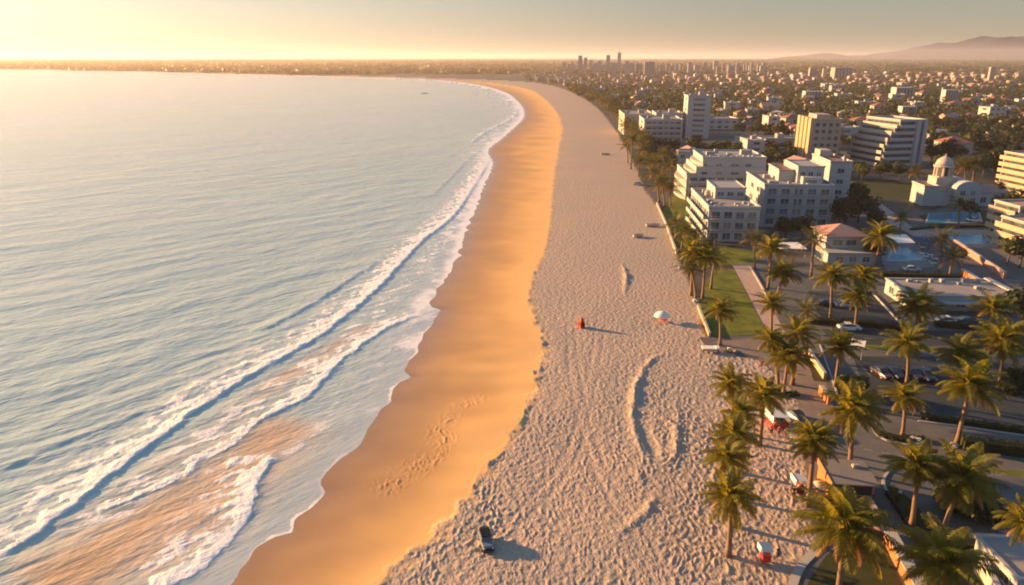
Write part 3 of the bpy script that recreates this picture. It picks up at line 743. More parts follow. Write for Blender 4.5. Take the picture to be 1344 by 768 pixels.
def kerb(pts, label, wd_=.3, h=.13, n=5, m=None):
    L = spline([at(*q) for q in pts], n); b = MB()
    for i in range(len(L) - 1):
        a, c = Vector(L[i]), Vector(L[i+1]); d = (c - a).normalized(); s_ = Vector((-d.y, d.x)) * wd_ / 2
        b.prism([tuple(a - s_), tuple(c - s_), tuple(c + s_), tuple(a + s_)], -.02, h)
    o = b.build('kerb', m or M_KERB); tag(o, kind='structure'); return o
kerb([(1035,800),(1040,770),(1052,742),(1080,716),(1098,706)], '', .9, .10)
kerb([(1228,744),(1200,700),(1176,662),(1162,642),(1160,628),(1175,613),(1198,608)], '', .35)
kerb([(1144,560),(1152,572),(1168,580),(1190,584),(1212,582)], '', .3)
kerb([(1205,553),(1260,560),(1344,572),(1500,590)], '', .3)
kerb([(1076,452),(1096,508),(1112,545),(1150,556)], '', .25)
kerb([(985,351),(1004,384),(1018,412)], '', .4, .25)
kerb([(1146,386),(1188,432)], '', .3, .3)

def wall(pts, h, wd_, label, m, name='boundary_wall', coping=None):
    L = [Vector(at(*q)) for q in pts]; o = empty(name, (L[0].x, L[0].y, 0)); tag(o, label, 'wall'); b = MB(); cp = MB(); O = L[0]
    for i in range(len(L) - 1):
        a, c = L[i] - O, L[i+1] - O; d = (c - a).normalized(); s_ = Vector((-d.y, d.x))
        q = lambda w_: [tuple(a - s_ * w_), tuple(c - s_ * w_), tuple(c + s_ * w_), tuple(a + s_ * w_)]
        b.prism(q(wd_ / 2), -.05, h); cp.prism(q(wd_ / 2 + .05), h + .002, h + .09)
    b.build('wall_face', m, o); cp.build('coping', coping or M_KERB, o); return o
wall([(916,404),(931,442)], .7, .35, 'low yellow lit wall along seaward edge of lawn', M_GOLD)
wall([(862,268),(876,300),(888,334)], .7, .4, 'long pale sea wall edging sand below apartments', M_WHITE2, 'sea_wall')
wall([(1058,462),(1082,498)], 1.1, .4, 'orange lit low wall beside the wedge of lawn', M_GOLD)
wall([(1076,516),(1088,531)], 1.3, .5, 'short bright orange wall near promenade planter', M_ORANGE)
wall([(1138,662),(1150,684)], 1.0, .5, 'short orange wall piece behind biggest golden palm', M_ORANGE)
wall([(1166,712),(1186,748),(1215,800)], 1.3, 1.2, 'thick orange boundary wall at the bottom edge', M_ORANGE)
wall([(1252,322),(1318,366)], 1.6, .6, 'long sloping pink wall in front of terraced flats', M_PINKROOF)
wall([(1262,360),(1284,374)], 1.3, .9, 'short orange wall block beyond the long flat building', M_ORANGE)
wall([(1285,748),(1330,830)], 1.5, .5, 'white topped wall beside pale blue flat roof', M_WHITE2)

hedge([(1062,424),(1124,427),(1190,434)], 1.5, 1.1, 'clipped hedge closing the lower edge of rear car park', seed=3)
hedge([(1226,428),(1344,438),(1480,448)], 1.4, 1.2, 'dark hedge in front of long flat roofed building', seed=4)
hedge([(1208,548),(1344,568),(1480,590)], 1.3, .7, 'hedge along lower edge of parking lot', seed=5)
hedge([(1262,588),(1300,592),(1352,598),(1450,614)], 1.8, 1.6, 'thick shaggy shrub hedge by the leaning palm', seed=6)
hedge([(1222,716),(1290,724),(1344,734),(1440,750)], 1.0, .9, 'long hedge with golden lit top above pale roof', seed=7)
hedge([(1166,648),(1186,676),(1222,734)], 1.0, .5, 'low dark hedge strip beside the curved kerb', seed=8)
hedge([(1156,362),(1205,364),(1260,366)], 1.6, 1.0, 'hedge along verge below the pool terrace', seed=9)
hedge([(1152,570),(1178,577),(1214,578)], 1.3, .45, 'low planting filling the kerbed traffic island', seed=10)
hedge([(1018,514),(1032,520),(1047,518)], 1.3, .5, 'small planter foliage under the dense palm clump', seed=11)
hedge([(1098,620),(1116,622),(1132,628)], .9, .4, 'tiny planting bed at foot of golden palm', seed=12)
hedge([(1195,302),(1230,299),(1300,298)], 1.0, .6, 'low hedge between church pool and lane', seed=13)

bush(1125, 522, 42, 3.0, 'round dark bush left of the car park', 21)
bush(1283, 690, 84, 3.4, 'big round dark bush beside the curved road', 22, mi=0)
bush(1334, 520, 44, 4.2, 'tall dark shrub at right edge by lower broad palm', 23)

# ------------------------------------------------------------------ buildings
def bld(px, py, rz, name, label, cat='building', xy=None):
    x, y = xy or at(px, py); o = empty(name, (x, y, 0), R(rz)); tag(o, label, cat); return o
def window(par, face, u, z, w_, h, d0=0, framed=True, name='window'):
    """face 'f': on the plane y=d0 looking -y, 'l': plane x=d0 looking -x, 'r': plane x=d0 looking +x"""
    b = MB(); fr = MB(); e = .03; t = .07
    def bx(mb, u0, u1, z0, z1, p0, p1):
        if face == 'f': mb.box(u0, u1, d0 - p1, d0 - p0, z0, z1)
        elif face == 'l': mb.box(d0 - p1, d0 - p0, u0, u1, z0, z1)
        else: mb.box(d0 + p0, d0 + p1, u0, u1, z0, z1)
    bx(b, u, u + w_, z, z + h, -.05, e); o = b.build(name, RW.choice(PANES), par)
    if framed:
        bx(fr, u - t, u, z - t, z + h + t, -.02, .10); bx(fr, u + w_, u + w_ + t, z - t, z + h + t, -.02, .10)
        bx(fr, u, u + w_, z + h, z + h + t, -.02, .10); bx(fr, u - t, u + w_ + t, z - 2 * t, z - t, -.02, .20)
        bx(fr, u + w_ / 2 - .03, u + w_ / 2 + .03, z, z + h, e, .06)
        fr.build('frame', M_FRAME, o)
    return o
def flat_roof(par, x0, x1, y0, y1, z, m=None, para=.6, pm=None):
    o = MB().box(x0 - .15, x1 + .15, y0 - .15, y1 + .15, z, z + .15).build('roof', m or M_CONC, par)
    b = MB(); a = .25; zz = z + .152
    b.box(x0 - .2, x1 + .2, y0 - .2, y0 + a, zz, zz + para); b.box(x0 - .2, x1 + .2, y1 - a, y1 + .2, zz, zz + para)
    b.box(x0 - .2, x0 + a, y0 + a, y1 - a, zz, zz + para); b.box(x1 - a, x1 + .2, y0 + a, y1 - a, zz, zz + para)
    b.build('parapet', pm or M_WHITE, o); return o
def roof_units(ro, spots, z):
    for (x, y, a, b_, h) in spots:
        q = MB().box(x, x + a, y, y + b_, z + .16, z + h); q.box(x + .1, x + a - .1, y + .1, y + b_ - .1, z + h, z + h + .12); q.build('roof_unit', M_ROOFP, ro)
def balconies(par, face, a0, a1, d0, levels, depth=1.3, ph=1.0, m=None, rec=True, wallm=None):
    """slab and solid front per storey, with the dark recess behind"""
    for z in levels:
        b = MB(); dk = MB()
        if face == 'f': b.box(a0, a1, d0 - depth, d0, z, z + .2); b.box(a0, a1, d0 - depth, d0 - depth + .15, z + .2, z + ph)
        else: b.box(d0 - depth, d0, a0, a1, z, z + .2); b.box(d0 - depth, d0 - depth + .15, a0, a1, z + .2, z + ph)
        o = b.build('balcony', m or M_WHITE, par)
        if rec:
            n = max(1, int((a1 - a0) / 3.2)); s_ = (a1 - a0) / n
            for i in range(n):
                window(o, face, a0 + i * s_ + .35, z + .25, s_ - .7, 1.9, d0, False, 'glass_door')

# B1: three storey apartments nearest the sand
o = bld(0, 0, -4, 'apartment_building', 'three storey white apartment block with rooftop room, nearest the sand', xy=(55.4, 203))
MB().box(0, 14.2, 0, 30, -.1, 9.4).build('wall', M_WHITE, o)
ro = flat_roof(o, 0, 14.2, 0, 30, 9.4, M_CONC, .7)
for k in range(3):
    z0 = .3 + k * 3.05
    for i in range(4): window(o, 'f', .9 + i * 3.35, z0 + .3, 2.3, 1.9)
MB().box(-.25, 14.45, -.35, 0, 3.2, 3.45).box(-.25, 14.45, -.35, 0, 6.25, 6.5).build('cornice', M_WHITE, o)
balconies(o, 'l', .4, 29.6, 0, (3.2, 6.25), 1.4, 1.15)
balconies(o, 'l', .4, 29.6, 0, (.2,), 1.4, 1.15)
pe = MB().box(4.4, 13.4, 15, 28.5, 9.56, 12.6).build('rooftop_room', M_WHITE, ro); flat_roof(pe, 4.4, 13.4, 15, 28.5, 12.6, M_ROOFP, .25)
for i in range(3): window(pe, 'f', 5.1 + i * 2.9, 10.4, 1.9, 1.2, 15)
MB().rev([(.9, 0), (1.0, .9), (.75, 1.7), (.2, 2.0)], 12, (3.0, 19)).build('water_tank', M_WHITE2, ro).location = (0, 0, 9.56)
roof_units(ro, [(1.0, 8, 1.2, 2.2, .9), (2.2, 23, 1.2, 1.2, 1.3), (8, 4, 1.6, 1.0, .8), (11, 7, 1, 1, .7)], 9.4)
RU = random.Random(3)
def clutter(ro, x0, x1, y0, y1, z, n):
    spots = []
    for _ in range(60):
        q = (RU.uniform(x0, x1 - 1.4), RU.uniform(y0, y1 - 1.4), RU.uniform(.6, 1.3), RU.uniform(.6, 1.3), RU.uniform(.5, 1.1))
        if all(abs(q[0] - p[0]) > 1.8 or abs(q[1] - p[1]) > 1.8 for p in spots): spots.append(q)
        if len(spots) == n: break
    roof_units(ro, spots, z)
def small_balcony(par, u, z, w_, d0=0, dp=.95):
    b = MB().box(u, u + w_, d0 - dp, d0, z - .14, z).build('balcony', M_WHITE, par); r_ = MB()
    r_.box(u, u + w_, d0 - dp, d0 - dp + .05, z + .85, z + .93)
    n = int(w_ / .3)
    for k in range(n + 1): r_.box(u + k * (w_ - .04) / n, u + k * (w_ - .04) / n + .04, d0 - dp + .005, d0 - dp + .045, z, z + .85)
    for x_ in (u, u + w_ - .05): r_.box(x_, x_ + .05, d0 - dp + .05, d0, z + .85, z + .93)
    r_.build('railing', M_METAL, b)
for k in (1, 2):
    for i in range(4): small_balcony(o, .7 + i * 3.35, .45 + k * 3.05, 2.7)
clutter(ro, 1, 13, 1.5, 6, 9.4, 5)
# B2: four storey hotel
o = bld(0, 0, -5, 'hotel_building', 'four storey white hotel with rooftop rooms, right of nearest apartments', xy=(77, 222))
MB().box(0, 20.5, 0, 25, -.1, 12.6).build('wall', M_WHITE, o)
ro = flat_roof(o, 0, 20.5, 0, 25, 12.6, M_CONC, .6)
for k in range(4):
    for i in range(5): window(o, 'f', 1.2 + i * 3.9, .9 + k * 3.1, 2.5, 1.7)
for k in range(1, 4):
    for i in range(5): small_balcony(o, 1.0 + i * 3.9, .82 + k * 3.1, 2.9, -.5 * 0)
clutter(ro, 1, 19, 1, 5, 12.6, 6)
bd = MB()
for k in range(1, 4): bd.box(-.1, 20.6, -.5, 0, k * 3.1 - .15, k * 3.1 + .1)
for x_ in (-.12, 9.9, 20.2): bd.box(x_, x_ + .42, -.4, 0, 0, 12.6)
bd.build('facade_band', M_WHITE, o)
for u_, z_ in ((6, 9.7), (14, 9.7), (6, 6.2), (14, 6.2)): window(o, 'l', u_, z_, 3.2, 1.5)
pe = MB().box(6.2, 11, 9, 22, 12.76, 16).build('rooftop_room', M_WHITE, ro); flat_roof(pe, 6.2, 11, 9, 22, 16, M_TERRA, .35)
pe2 = MB().box(11.02, 19, 6, 21, 12.77, 17.6).build('rooftop_room', M_WHITE, ro); flat_roof(pe2, 11.02, 19, 6, 21, 17.6, M_ROOFP, .3)
for i in range(3): window(pe2, 'f', 11.8 + i * 2.4, 14.9, 1.5, 1.3, 6)
MB().box(12, 17.6, 3, 5.98, 12.77, 15).build('stair_room', M_WHITE, ro)
window(pe2, 'f', 13, 13.2, 3.2, 1.0, 3)
roof_units(ro, [(2, 3, 1.6, 2.4, .9), (3, 14, 2, 2, 1.2)], 12.6)
# tower behind the hotel
o = bld(0, 0, -5, 'hotel_annex', 'narrow white annex block rising behind right side of hotel', xy=(106.5, 246))
MB().box(0, 7.2, 0, 20, -.1, 16.4).build('wall', M_WHITE, o); ro = flat_roof(o, 0, 7.2, 0, 20, 16.4, M_TERRA, .5)
for k in range(4): window(o, 'f', 2.6, 2.2 + k * 3.6, 2.2, 1.5); 
MB().box(.3, 4, 13, 19, 16.56, 19).build('rooftop_room', M_WHITE2, ro); roof_units(ro, [(5.2, 3, .9, .9, 1.8)], 16.4)
# B3: stepped white block
o = bld(0, 0, -4, 'stepped_apartment_building', 'stepped white block with curved terraces, behind nearest apartments', xy=(63.5, 266))
MB().box(0, 28, 0, 24, -.1, 9.2).box(3.2, 28, 0, 23, 9.2, 12.2).box(5.5, 28, 1.0, 22, 12.2, 15.2).build('wall', M_WHITE, o)
ro = flat_roof(o, 5.5, 28, 1.0, 22, 15.2, M_ROOFP, .5); clutter(ro, 7, 26, 2, 6, 15.2, 7); roof_units(ro, [(8, 8, 3, 2, 1.4), (15, 6, 2, 2, 1.1), (21, 10, 4, 3, 1.8), (12, 14, 1.4, 1.4, 1.6)], 15.2)
flat_roof(o, 0, 3.1, 0, 23, 9.22, M_CONC, .6)
for k in range(2):
    for i in range(4): window(o, 'f', 5.2 + i * 5.2, 9.5 + k * 3.1 - (.3 if k else 0), 2.0 if i != 2 else 3.0, 1.0, 0 if k == 0 else 1.0)
balconies(o, 'f', 1, 27, 0, (.2, 3.2, 6.2), .9, 1.0)
for zz, x_ in ((.2, 0), (3.2, 0), (6.2, 0), (9.4, 3.2), (12.4, 5.5)):
    n = 7; P = [(x_ + .0, 0)] + [(x_ - 2.2 * math.sin(math.pi * (i + .5) / n) ** .6, 23.0 * (i + .5) / n) for i in range(n)] + [(x_, 23)]
    MB().prism(P[::-1], zz + (.02 if zz > 9 else 0), zz + .2).prism([(a, b) for a, b in P][::-1], zz + .9, zz + 1.15).prism([(min(a + .0, x_), b) for a, b in P][::-1], zz + .2, zz + .9).build('terrace', M_WHITE2, o)
# B5 - B7: mid-distance white blocks
def slab(px, py, rz, w_, d, h, floors, name, label, m, cols=6, style='band', xy=None, roofm=None, left=True):
    o = bld(px, py, rz, name, label, xy=xy); MB().box(0, w_, 0, d, -.1, h).build('wall', m, o)
    ro = flat_roof(o, 0, w_, 0, d, h, roofm or M_CONC, .8, m); fh = h / floors
    roof_units(ro, [(w_ * .55, d * .4, 4, 4, 2.6), (w_ * .15, d * .5, 2.5, 2, 1.5)], h)
    if style == 'band': balconies(o, 'f', .8, w_ - .8, 0, [k * fh + .3 for k in range(floors)], 1.0, 1.1, m)
    else:
        for k in range(floors):
            for i in range(cols): window(o, 'f', (i + .25) * w_ / cols, k * fh + .9, w_ / cols * .5, fh * .45, 0, False)
    if left:
        for k in range(floors): window(o, 'l', d * .3, k * fh + .9, d * .25, fh * .45, 0, False)
    return o
slab(0, 0, -4, 22, 30, 15.2, 5, 'apartment_slab', 'grey banded five storey block beside a strip of lawn', M_WHITE, xy=(76, 430))
slab(0, 0, -4, 17, 24, 15, 4, 'apartment_slab', 'plain white block behind grey banded five storey block', M_WHITE, 3, 'win', xy=(93, 484))
slab(0, 0, -4, 14.5, 17, 26, 8, 'white_tower', 'tallest plain white tower block near the beach', M_WHITE, 1, 'win', xy=(112, 480))
slab(0, 0, -3, 20, 42, 13, 4, 'apartment_slab', 'low pale flat roofed block nearest far beach palms', M_WHITE2, 5, 'win', xy=(75, 500))
slab(0, 0, 3, 44, 20, 7, 2, 'low_building', 'long low grey roofed building behind white tower', M_WHITE, 8, 'win', xy=(120, 540))
slab(0, 0, 2, 40, 14, 5, 1, 'low_building', 'long low pale building right of white tower base', M_WHITE, 8, 'win', xy=(132, 425))
# B8: finned tower, its lit ochre side and shaded buff front put into colour
o = bld(0, 0, -3, 'ochre_tower', 'orange lit tower block with tall vertical fins', xy=(148.6, 368))
MB().box(0, 13.5, 0, 24, -.1, 20.5).box(3, 10, 6, 18, 20.5, 22.8).build('wall', plain('shaded_buff_render', (.40, .33, .28), .85, .1, .6, dirt=.2), o)
b = MB()
for y_ in (0, 5.6, 11.2, 16.8): b.box(-1.6, 0, y_, y_ + 3.6, -.1, 21.5)
b.build('fin', M_GOLD, o); flat_roof(o, 0, 13.5, 0, 24, 20.5, M_CONC, .7, M_GOLD)
for k in range(6):
    for i in range(4): window(o, 'f', 1.0 + 3.2 * i, 1 + 3.3 * k, 1.7, 1.6, 0, False)
# B9: stepped slab with lit balconies
o = bld(0, 0, 12, 'terraced_tower', 'tall stepped block with striped lit balconies at its left', xy=(177, 352))
steps = [0, 0, 0, .8, 2.4, 4.0, 6.5]
b = MB()
for k, s_ in enumerate(steps): b.box(s_, 21, 0, 24, k * 3.0 - (.1 if k == 0 else 0), (k + 1) * 3.0)
b.build('wall', M_GREY, o)
for k, s_ in enumerate(steps):
    z_ = k * 3.0; q = MB().box(s_ - 1.7, s_ - .003, -.3, 24.3, z_ + .1, z_ + .3).box(s_ - 1.7, s_ - 1.5, -.3, 24.3, z_ + .3, z_ + 1.6).build('balcony', M_WHITE2, o)
    MB().box(s_ - .06, s_ + .02, .5, 23.5, z_ + 1.0, z_ + 2.7).build('glass_door', M_GLASS, q)
    MB().box(s_ + .2, 15, -.8, -.003, z_ + .1, z_ + 1.3).build('facade_band', M_WHITE, o)
    MB().box(s_ + .4, 14.8, -.04, .02, z_ + 1.4, z_ + 2.8).build('window', M_GLASS, o)
MB().box(15.2, 17.4, -1.2, 0, 0, 21.4).box(18.9, 20.9, -1.2, 0, 0, 21.4).build('fin', M_GREY, o)
MB().box(17.6, 18.8, -.05, .02, .5, 20.5).build('window', M_GLASS, o)
flat_roof(o, 6.5, 21, 0, 24, 21, M_CONC, .8)
# B10: church
o = bld(0, 0, -5, 'church', 'white church with round dome above a small lantern tower', xy=(144.5, 255))
MB().box(0, 5, 0, 10, -.1, 6.6).box(5, 10, .8, 10, -.1, 5.2).box(10, 18.5, -1.2, 12, -.1, 6.0).box(18.5, 30, 1.5, 10, -.1, 4.8).build('wall', M_WHITE, o)
g_ = MB(); V = [(10, -1.2, 6), (18.5, -1.2, 6), (18.5, -1.2, 6.8)]
arc = [(14.25 + 4.25 * math.cos(math.pi * k / 10), 6 + 3.0 * math.sin(math.pi * k / 10)) for k in range(11)]
V = [(a, -1.2, z_) for a, z_ in arc] + [(a, 12, z_) for a, z_ in arc]; n = 11
g_.add(V, [tuple(range(n))[::-1], tuple(range(n, 2*n))] + [(i, i+1, n+i+1, n+i) for i in range(n-1)]); g_.build('gable', M_WHITE, o)
MB().hip(18.5, 30, 1.5, 10, 4.82, 2.4, .4).build('roof', M_PINKROOF, o)
flat_roof(o, 0, 5, 0, 10, 6.6, M_TERRA, .5); flat_roof(o, 5, 10, .8, 10, 5.2, M_ROOFP, .3)
for u_, z_, w_, h_ in ((11.3, 1, 1.8, 2.2), (15.2, 1, 1.8, 2.2), (11.6, 4.2, 1.6, 1.6), (15, 4.2, 1.6, 1.6)): window(o, 'f', u_, z_, w_, h_, -1.2)
for u_ in (20, 23.5, 27): window(o, 'f', u_, 1.2, 2, 2, 1.5)
tw = MB().box(5.4, 12, 4, 10.6, 5.2, 9.4).build('tower', M_WHITE2, o); cx, cy = 8.7, 7.3
MB().rev([(3.4, 9.41), (3.4, 9.8), (2.9, 9.8)], 8, (cx, cy)).build('drum_base', M_WHITE2, tw)
for k in range(8):
    a = 2 * math.pi * (k + .5) / 8; MB().rev([(.48, 9.8), (.42, 12.6), (.55, 12.8)], 7, (cx + 2.6 * math.cos(a), cy + 2.6 * math.sin(a))).build('column', M_WHITE2, tw)
MB().rev([(1.5, 9.8), (1.5, 12.8)], 8, (cx, cy)).build('lantern_core', M_DARK, tw)
MB().rev([(2.9, 12.8), (3.4, 12.9), (3.4, 13.4), (2.9, 13.5)], 16, (cx, cy)).build('cornice', M_WHITE, tw)
MB().rev([(2.9, 13.5), (2.8, 14.3), (2.4, 15.2), (1.7, 15.9), (.8, 16.4), (.25, 16.6), (.12, 17.4)], 18, (cx, cy)).build('dome', plain('dome_plaster', (.50, .39, .33), .8, .12, 1), tw, True)
# B11, B12: terraced flats at the right
M_TAN = plain('tan_render', (.50, .35, .23), .8, .1, .8)
def terraced(xy, rz, blocks, name, label, fh=2.45):
    o = bld(0, 0, rz, name, label, xy=xy)
    for (x0, x1, y0, y1, nf) in blocks:
        b = MB().box(x0 + 1.5, x1, y0, y1, -.1, nf * fh).build('wall', M_GREY, o); flat_roof(o, x0 + 1.5, x1, y0, y1, nf * fh, M_PINKROOF, .5, M_WHITE2)
        for k in range(nf):
            q = MB().box(x0, x0 + 1.497, y0 - .3, y1 + .3, k * fh + .1, k * fh + .3).box(x0, x0 + .25, y0 - .3, y1 + .3, k * fh + .3, k * fh + 1.55).build('balcony', M_TAN, b)
            MB().box(x0 + 1.44, x0 + 1.52, y0 + .4, y1 - .4, k * fh + .4, k * fh + 2.3).build('glass_door', M_GLASS, q)
            MB().box(x0 + 2.2, x1 - 1, y0 - .04, y0 + .02, k * fh + .9, k * fh + 2.1).build('window', M_GLASS, b)
terraced((191.5, 272), 6, [(0, 26, 0, 15, 6)], 'banded_flats', 'six banded lit balconies at right edge beside church')
terraced((136.5, 189), 5, [(0, 22, 0, 12, 3), (5, 30, 12.2, 22, 4)], 'terraced_flats', 'low stepped pink roofed flats at right edge above wall')
# B13: villa
o = bld(0, 0, -3, 'villa', 'two storey villa with pink hipped roof among palms', xy=(79.5, 178))
MB().box(0, 12.4, 0, 9, -.1, 3.1).box(.6, 10.6, 4, 14, 3.1, 6.6).build('wall', M_WHITE, o)
MB().hip(.6, 10.6, 4, 14, 6.62, 2.2, .7).build('roof', M_PINKROOF, o); MB().box(-.4, 12.8, -.5, 3.99, 3.1, 3.35).build('porch_roof', M_ROOFP, o)
for u_ in (2, 5.3, 8.6): window(o, 'f', u_, .9, 1.8, 1.4)
for u_ in (2.2, 5.6): window(o, 'f', u_, 4.2, 2.6, 1.4, 4)
window(o, 'l', 7, 4.2, 1.6, 1.4, .6); window(o, 'l', 3, .9, 1.6, 1.4)
# B14: long flat building
o = bld(0, 0, -2, 'flat_roofed_building', 'long single storey building with grey flat roof and lit end wall', xy=(82.6, 143.2))
MB().box(0, 22, 0, 12.2, -.1, 3.0).build('wall', M_WHITE, o); ro = flat_roof(o, 0, 22, 0, 12.2, 3.0, M_CONC, .25)
for u_ in (1.6, 4.6, 9, 12.4, 16, 19): window(o, 'f', u_, .9, 1.9, 1.2)
for u_ in (1.2, 4.6, 8): window(o, 'l', u_, .8, 2.0, 1.5)
roof_units(ro, [(3.6, 10, 1.2, .8, .55), (5.2, 9.4, .9, .6, .5), (15.5, 5, 1.3, 1.0, .6)], 3.0)
clutter(ro, 8, 20, 7.5, 11.5, 3.0, 5); MB().box(21, 22.2, 2, 12, 3.45, 3.75).build('roof_fascia', M_WHITE, ro)
MB().box(.5, 21, -2.6, -.2, 2.2, 2.35).build('awning', M_ROOFP, o)
# canopies
def canopy(px, py, rz, w_, d, h, label, slope=.0, m=None, name='canopy_shelter'):
    o = bld(px, py, rz, name, label, 'shelter')
    V = [(0,0,h),(w_,0,h),(w_,d,h+slope),(0,d,h+slope)]; b = MB(); b.add(V + [(x, y, z + .14) for x, y, z in V], [(3,2,1,0),(4,5,6,7),(0,1,5,4),(1,2,6,5),(2,3,7,6),(3,0,4,7)]); b.build('canopy', m or M_CLOTH, o)
    for x_ in (.25, w_ - .25):
        for y_ in (.25, d - .25): MB().rev([(.07, -.05), (.06, h + .02 + (slope if y_ > 1 else 0) * y_ / d)], 7, (x_, y_)).build('post', M_METAL, o)
    return o
canopy(1023, 338, -3, 6.8, 7, 2.3, 'pale flat canopy between garden palms and hotel')
canopy(1168, 329, -6, 6.2, 6.5, 2.2, 'white sloping pool pavilion beside bright blue pool', .8)
canopy(1113, 470, -30, 2.3, 2.2, 2.2, 'tilted white awning panel right of car park palm', .6)
canopy(1300, 402, -12, 6, 3, 2.0, 'pale awning strip at right end of flat building', .4)
# pale roofed building in the bottom right corner
o = bld(0, 0, 0, 'corner_building', 'pale blue flat roof filling the bottom right corner', xy=(48.7, 58.5))
MB().box(0, 16, 0, 6.6, -.1, 2.0).build('wall', M_WHITE, o); flat_roof(o, 0, 16, 0, 6.6, 2.0, M_ROOFP, .2)
for u_ in (1, 3.4): window(o, 'l', u_, .6, 1.4, .9)
# ------------------------------------------------------------------ the town beyond: houses, trees, towers, hills
rng = random.Random(11)
HOUSE_M = [M_WHITE, M_WHITE2, M_GREY, M_GOLD, plain('pink_render', (.60, .42, .34), .85, .1, .8)]
def house_template(k):
    r_ = random.Random(300 + k); w_, d, h = r_.uniform(8, 14), r_.uniform(8, 13), (3.2, 6.0, 3.2, 6.2, 3.4, 5.8, 3.2, 9.0)[k]
    wl = HOUSE_M[(0, 1, 0, 0, 4, 1, 2, 0)[k]]; b = MB().box(-w_/2, w_/2, -d/2, d/2, -.1, h)
    if k in (1, 3, 5): b.box(-w_/2 - 2.4, -w_/2, -d/2 + 1, d/2 - 2, -.1, 3.0)
    wn = MB()
    for f in range(max(1, int(h / 3))):
        for i in range(3):
            u_ = -w_/2 + (i + .28) * w_/3; wn.box(u_, u_ + w_/3*.45, -d/2 - .04, -d/2 + .02, f*3 + 1, f*3 + 2.2)
        wn.box(-w_/2 - .04, -w_/2 + .02, -d*.2, d*.15, f*3 + 1.0, f*3 + 2.2) if k not in (1, 3, 5) or f else None
    rf = MB()
    if k in (0, 3, 6, 7):
        rf.box(-w_/2-.2, w_/2+.2, -d/2-.2, d/2+.2, h, h+.18)
        for a, c in ((-d/2-.2, -d/2), (d/2, d/2+.2)): rf.box(-w_/2-.2, w_/2+.2, a, c, h+.182, h+.7)
        rf.box(-1, 1.4, -1, 1, h+.182, h+1.7); rm = M_ROOFP if k != 6 else M_CONC
    elif k in (1, 4): rf.hip(-w_/2, w_/2, -d/2, d/2, h+.01, 2.3, .5); rm = M_TERRA
    else: rf.gable(-w_/2, w_/2, -d/2, d/2, h+.01, 2.2, .4); rm = M_PINKROOF if k == 5 else M_CONC
    wm = b.mesh('wall', wl); each = []
    for j in range(0, len(wn.v), 8): q = MB(); q.add(wn.v[j:j+8], wn.f[:6]); each.append(q.mesh('window', M_GLASS))
    b.add(wn.v, wn.f, 1); return wm, each, rf.mesh('roof', rm), b.mesh('wall', [wl, M_GLASS])
HT = [house_template(k) for k in range(8)]
HN = ['white flat roofed bungalow', 'cream house with terracotta hipped roof', 'white bungalow with grey gabled roof', 'white two storey flat roofed house', 'pink bungalow with terracotta hipped roof', 'cream two storey house with pink gabled roof', 'grey flat roofed bungalow', 'white three storey flat roofed block']
SITES = [(58,190,20,44),(74,212,28,44),(104,240,14,34),(60,256,36,44),(70,420,60,50),(70,470,75,80),(118,530,52,40),(128,415,52,30),(144,358,28,42),(168,345,36,44),(140,244,42,36),(184,262,46,40),(126,170,48,62)]
def free(x, y, m_):
    return all(not (a - m_ < x < a + w_ + m_ and b_ - m_ < y < b_ + h_ + m_) for a, b_, w_, h_ in SITES)
cells = []
yy = 262.0
while yy < 4200:
    st = 21 if yy < 1500 else 21 * (yy / 1500); xx = 40.0
    while xx < yy * .86 + 60:
        cells.append((xx + rng.uniform(-5, 5) * st / 21, yy + rng.uniform(-5, 5) * st / 21, st)); xx += st
    yy += st
C = np.array([(c[0], c[1]) for c in cells]); dP = sdist(C[:, 0], C[:, 1], PROM)[0]
GARDEN = [at(*q) for q in ((1110,238),(1150,240),(1200,262),(1310,262),(1320,300),(1190,312))]
def zone(x, y):
    px, py = pix(x, y, 0)
    if py > 205: return 'behind the church and terraced flats' if px > 1180 else 'in the gardens between the beachfront hotels'
    if py > 168: return 'just inland of the orange finned tower' if px < 1130 else 'behind the tall stepped block' if px < 1240 else 'above the banded flats at the right'
    if px < 830: return 'along the curving far end of the beach'
    if px < 940: return 'in the quarter around the white tower'
    if px < 1090: return 'in the suburb beyond the ochre tower'
    return 'in the suburb below the hills'
houses, trees = [], []
for (x, y, st), dp in zip(cells, dP):
    if dp < 9: continue
    if y < 330 and x > 40:
        px, py = pix(x, y, 0)
        if py > 232: continue
    q = rng.random(); clump = float(perlin(np.array([x * .008]), np.array([y * .008]), 77)[0])
    if not free(x, y, 7): continue
    if q < (.29 if clump < .2 else .12) and dp > 22: houses.append((x, y))
    else: trees.append((x, y))
    if y < 1300:
        for _ in range(3):
            if rng.random() < .6:
                tx, ty = x + rng.uniform(8, 12) * rng.choice((-1, 1)), y + rng.uniform(-10, 10)
                if free(tx, ty, 3): trees.append((tx, ty))
inview = lambda q: q[0] < q[1] * .74 + 12
houses.sort(key=lambda q: q[1] + abs(q[0]) * .1 + (0 if inview(q) else 1e5)); trees.sort(key=lambda q: q[1] + (0 if inview(q) else 1e5))
HROOT = {}
for i, (x, y) in enumerate(houses[:290]):
    k = rng.choices(range(8), (3, 3, 2, 3, 2, 2, 1.2, 1.6))[0]; wm, wn, rf, wfar = HT[k]
    rt = empty('town_house', (x, y, 0), rng.choice((0, R(90), R(180), R(270))) * 0 + R(rng.uniform(-14, 8)) + rng.choice((0, math.pi / 2)))
    z_ = zone(x, y); tag(rt, HN[k] + ' ' + z_, 'house', HN[k].replace(' with', 's with', 0) + ' group ' + z_)
    s_ = rng.uniform(.85, 1.25); rt.scale = (s_, s_ * rng.uniform(.85, 1.2), s_ * rng.uniform(.92, 1.12))
    link('wall', wm if i < 70 else wfar, rt); link('roof', rf, rt)
    if i < 70: [link('window', q_, rt) for q_ in wn]
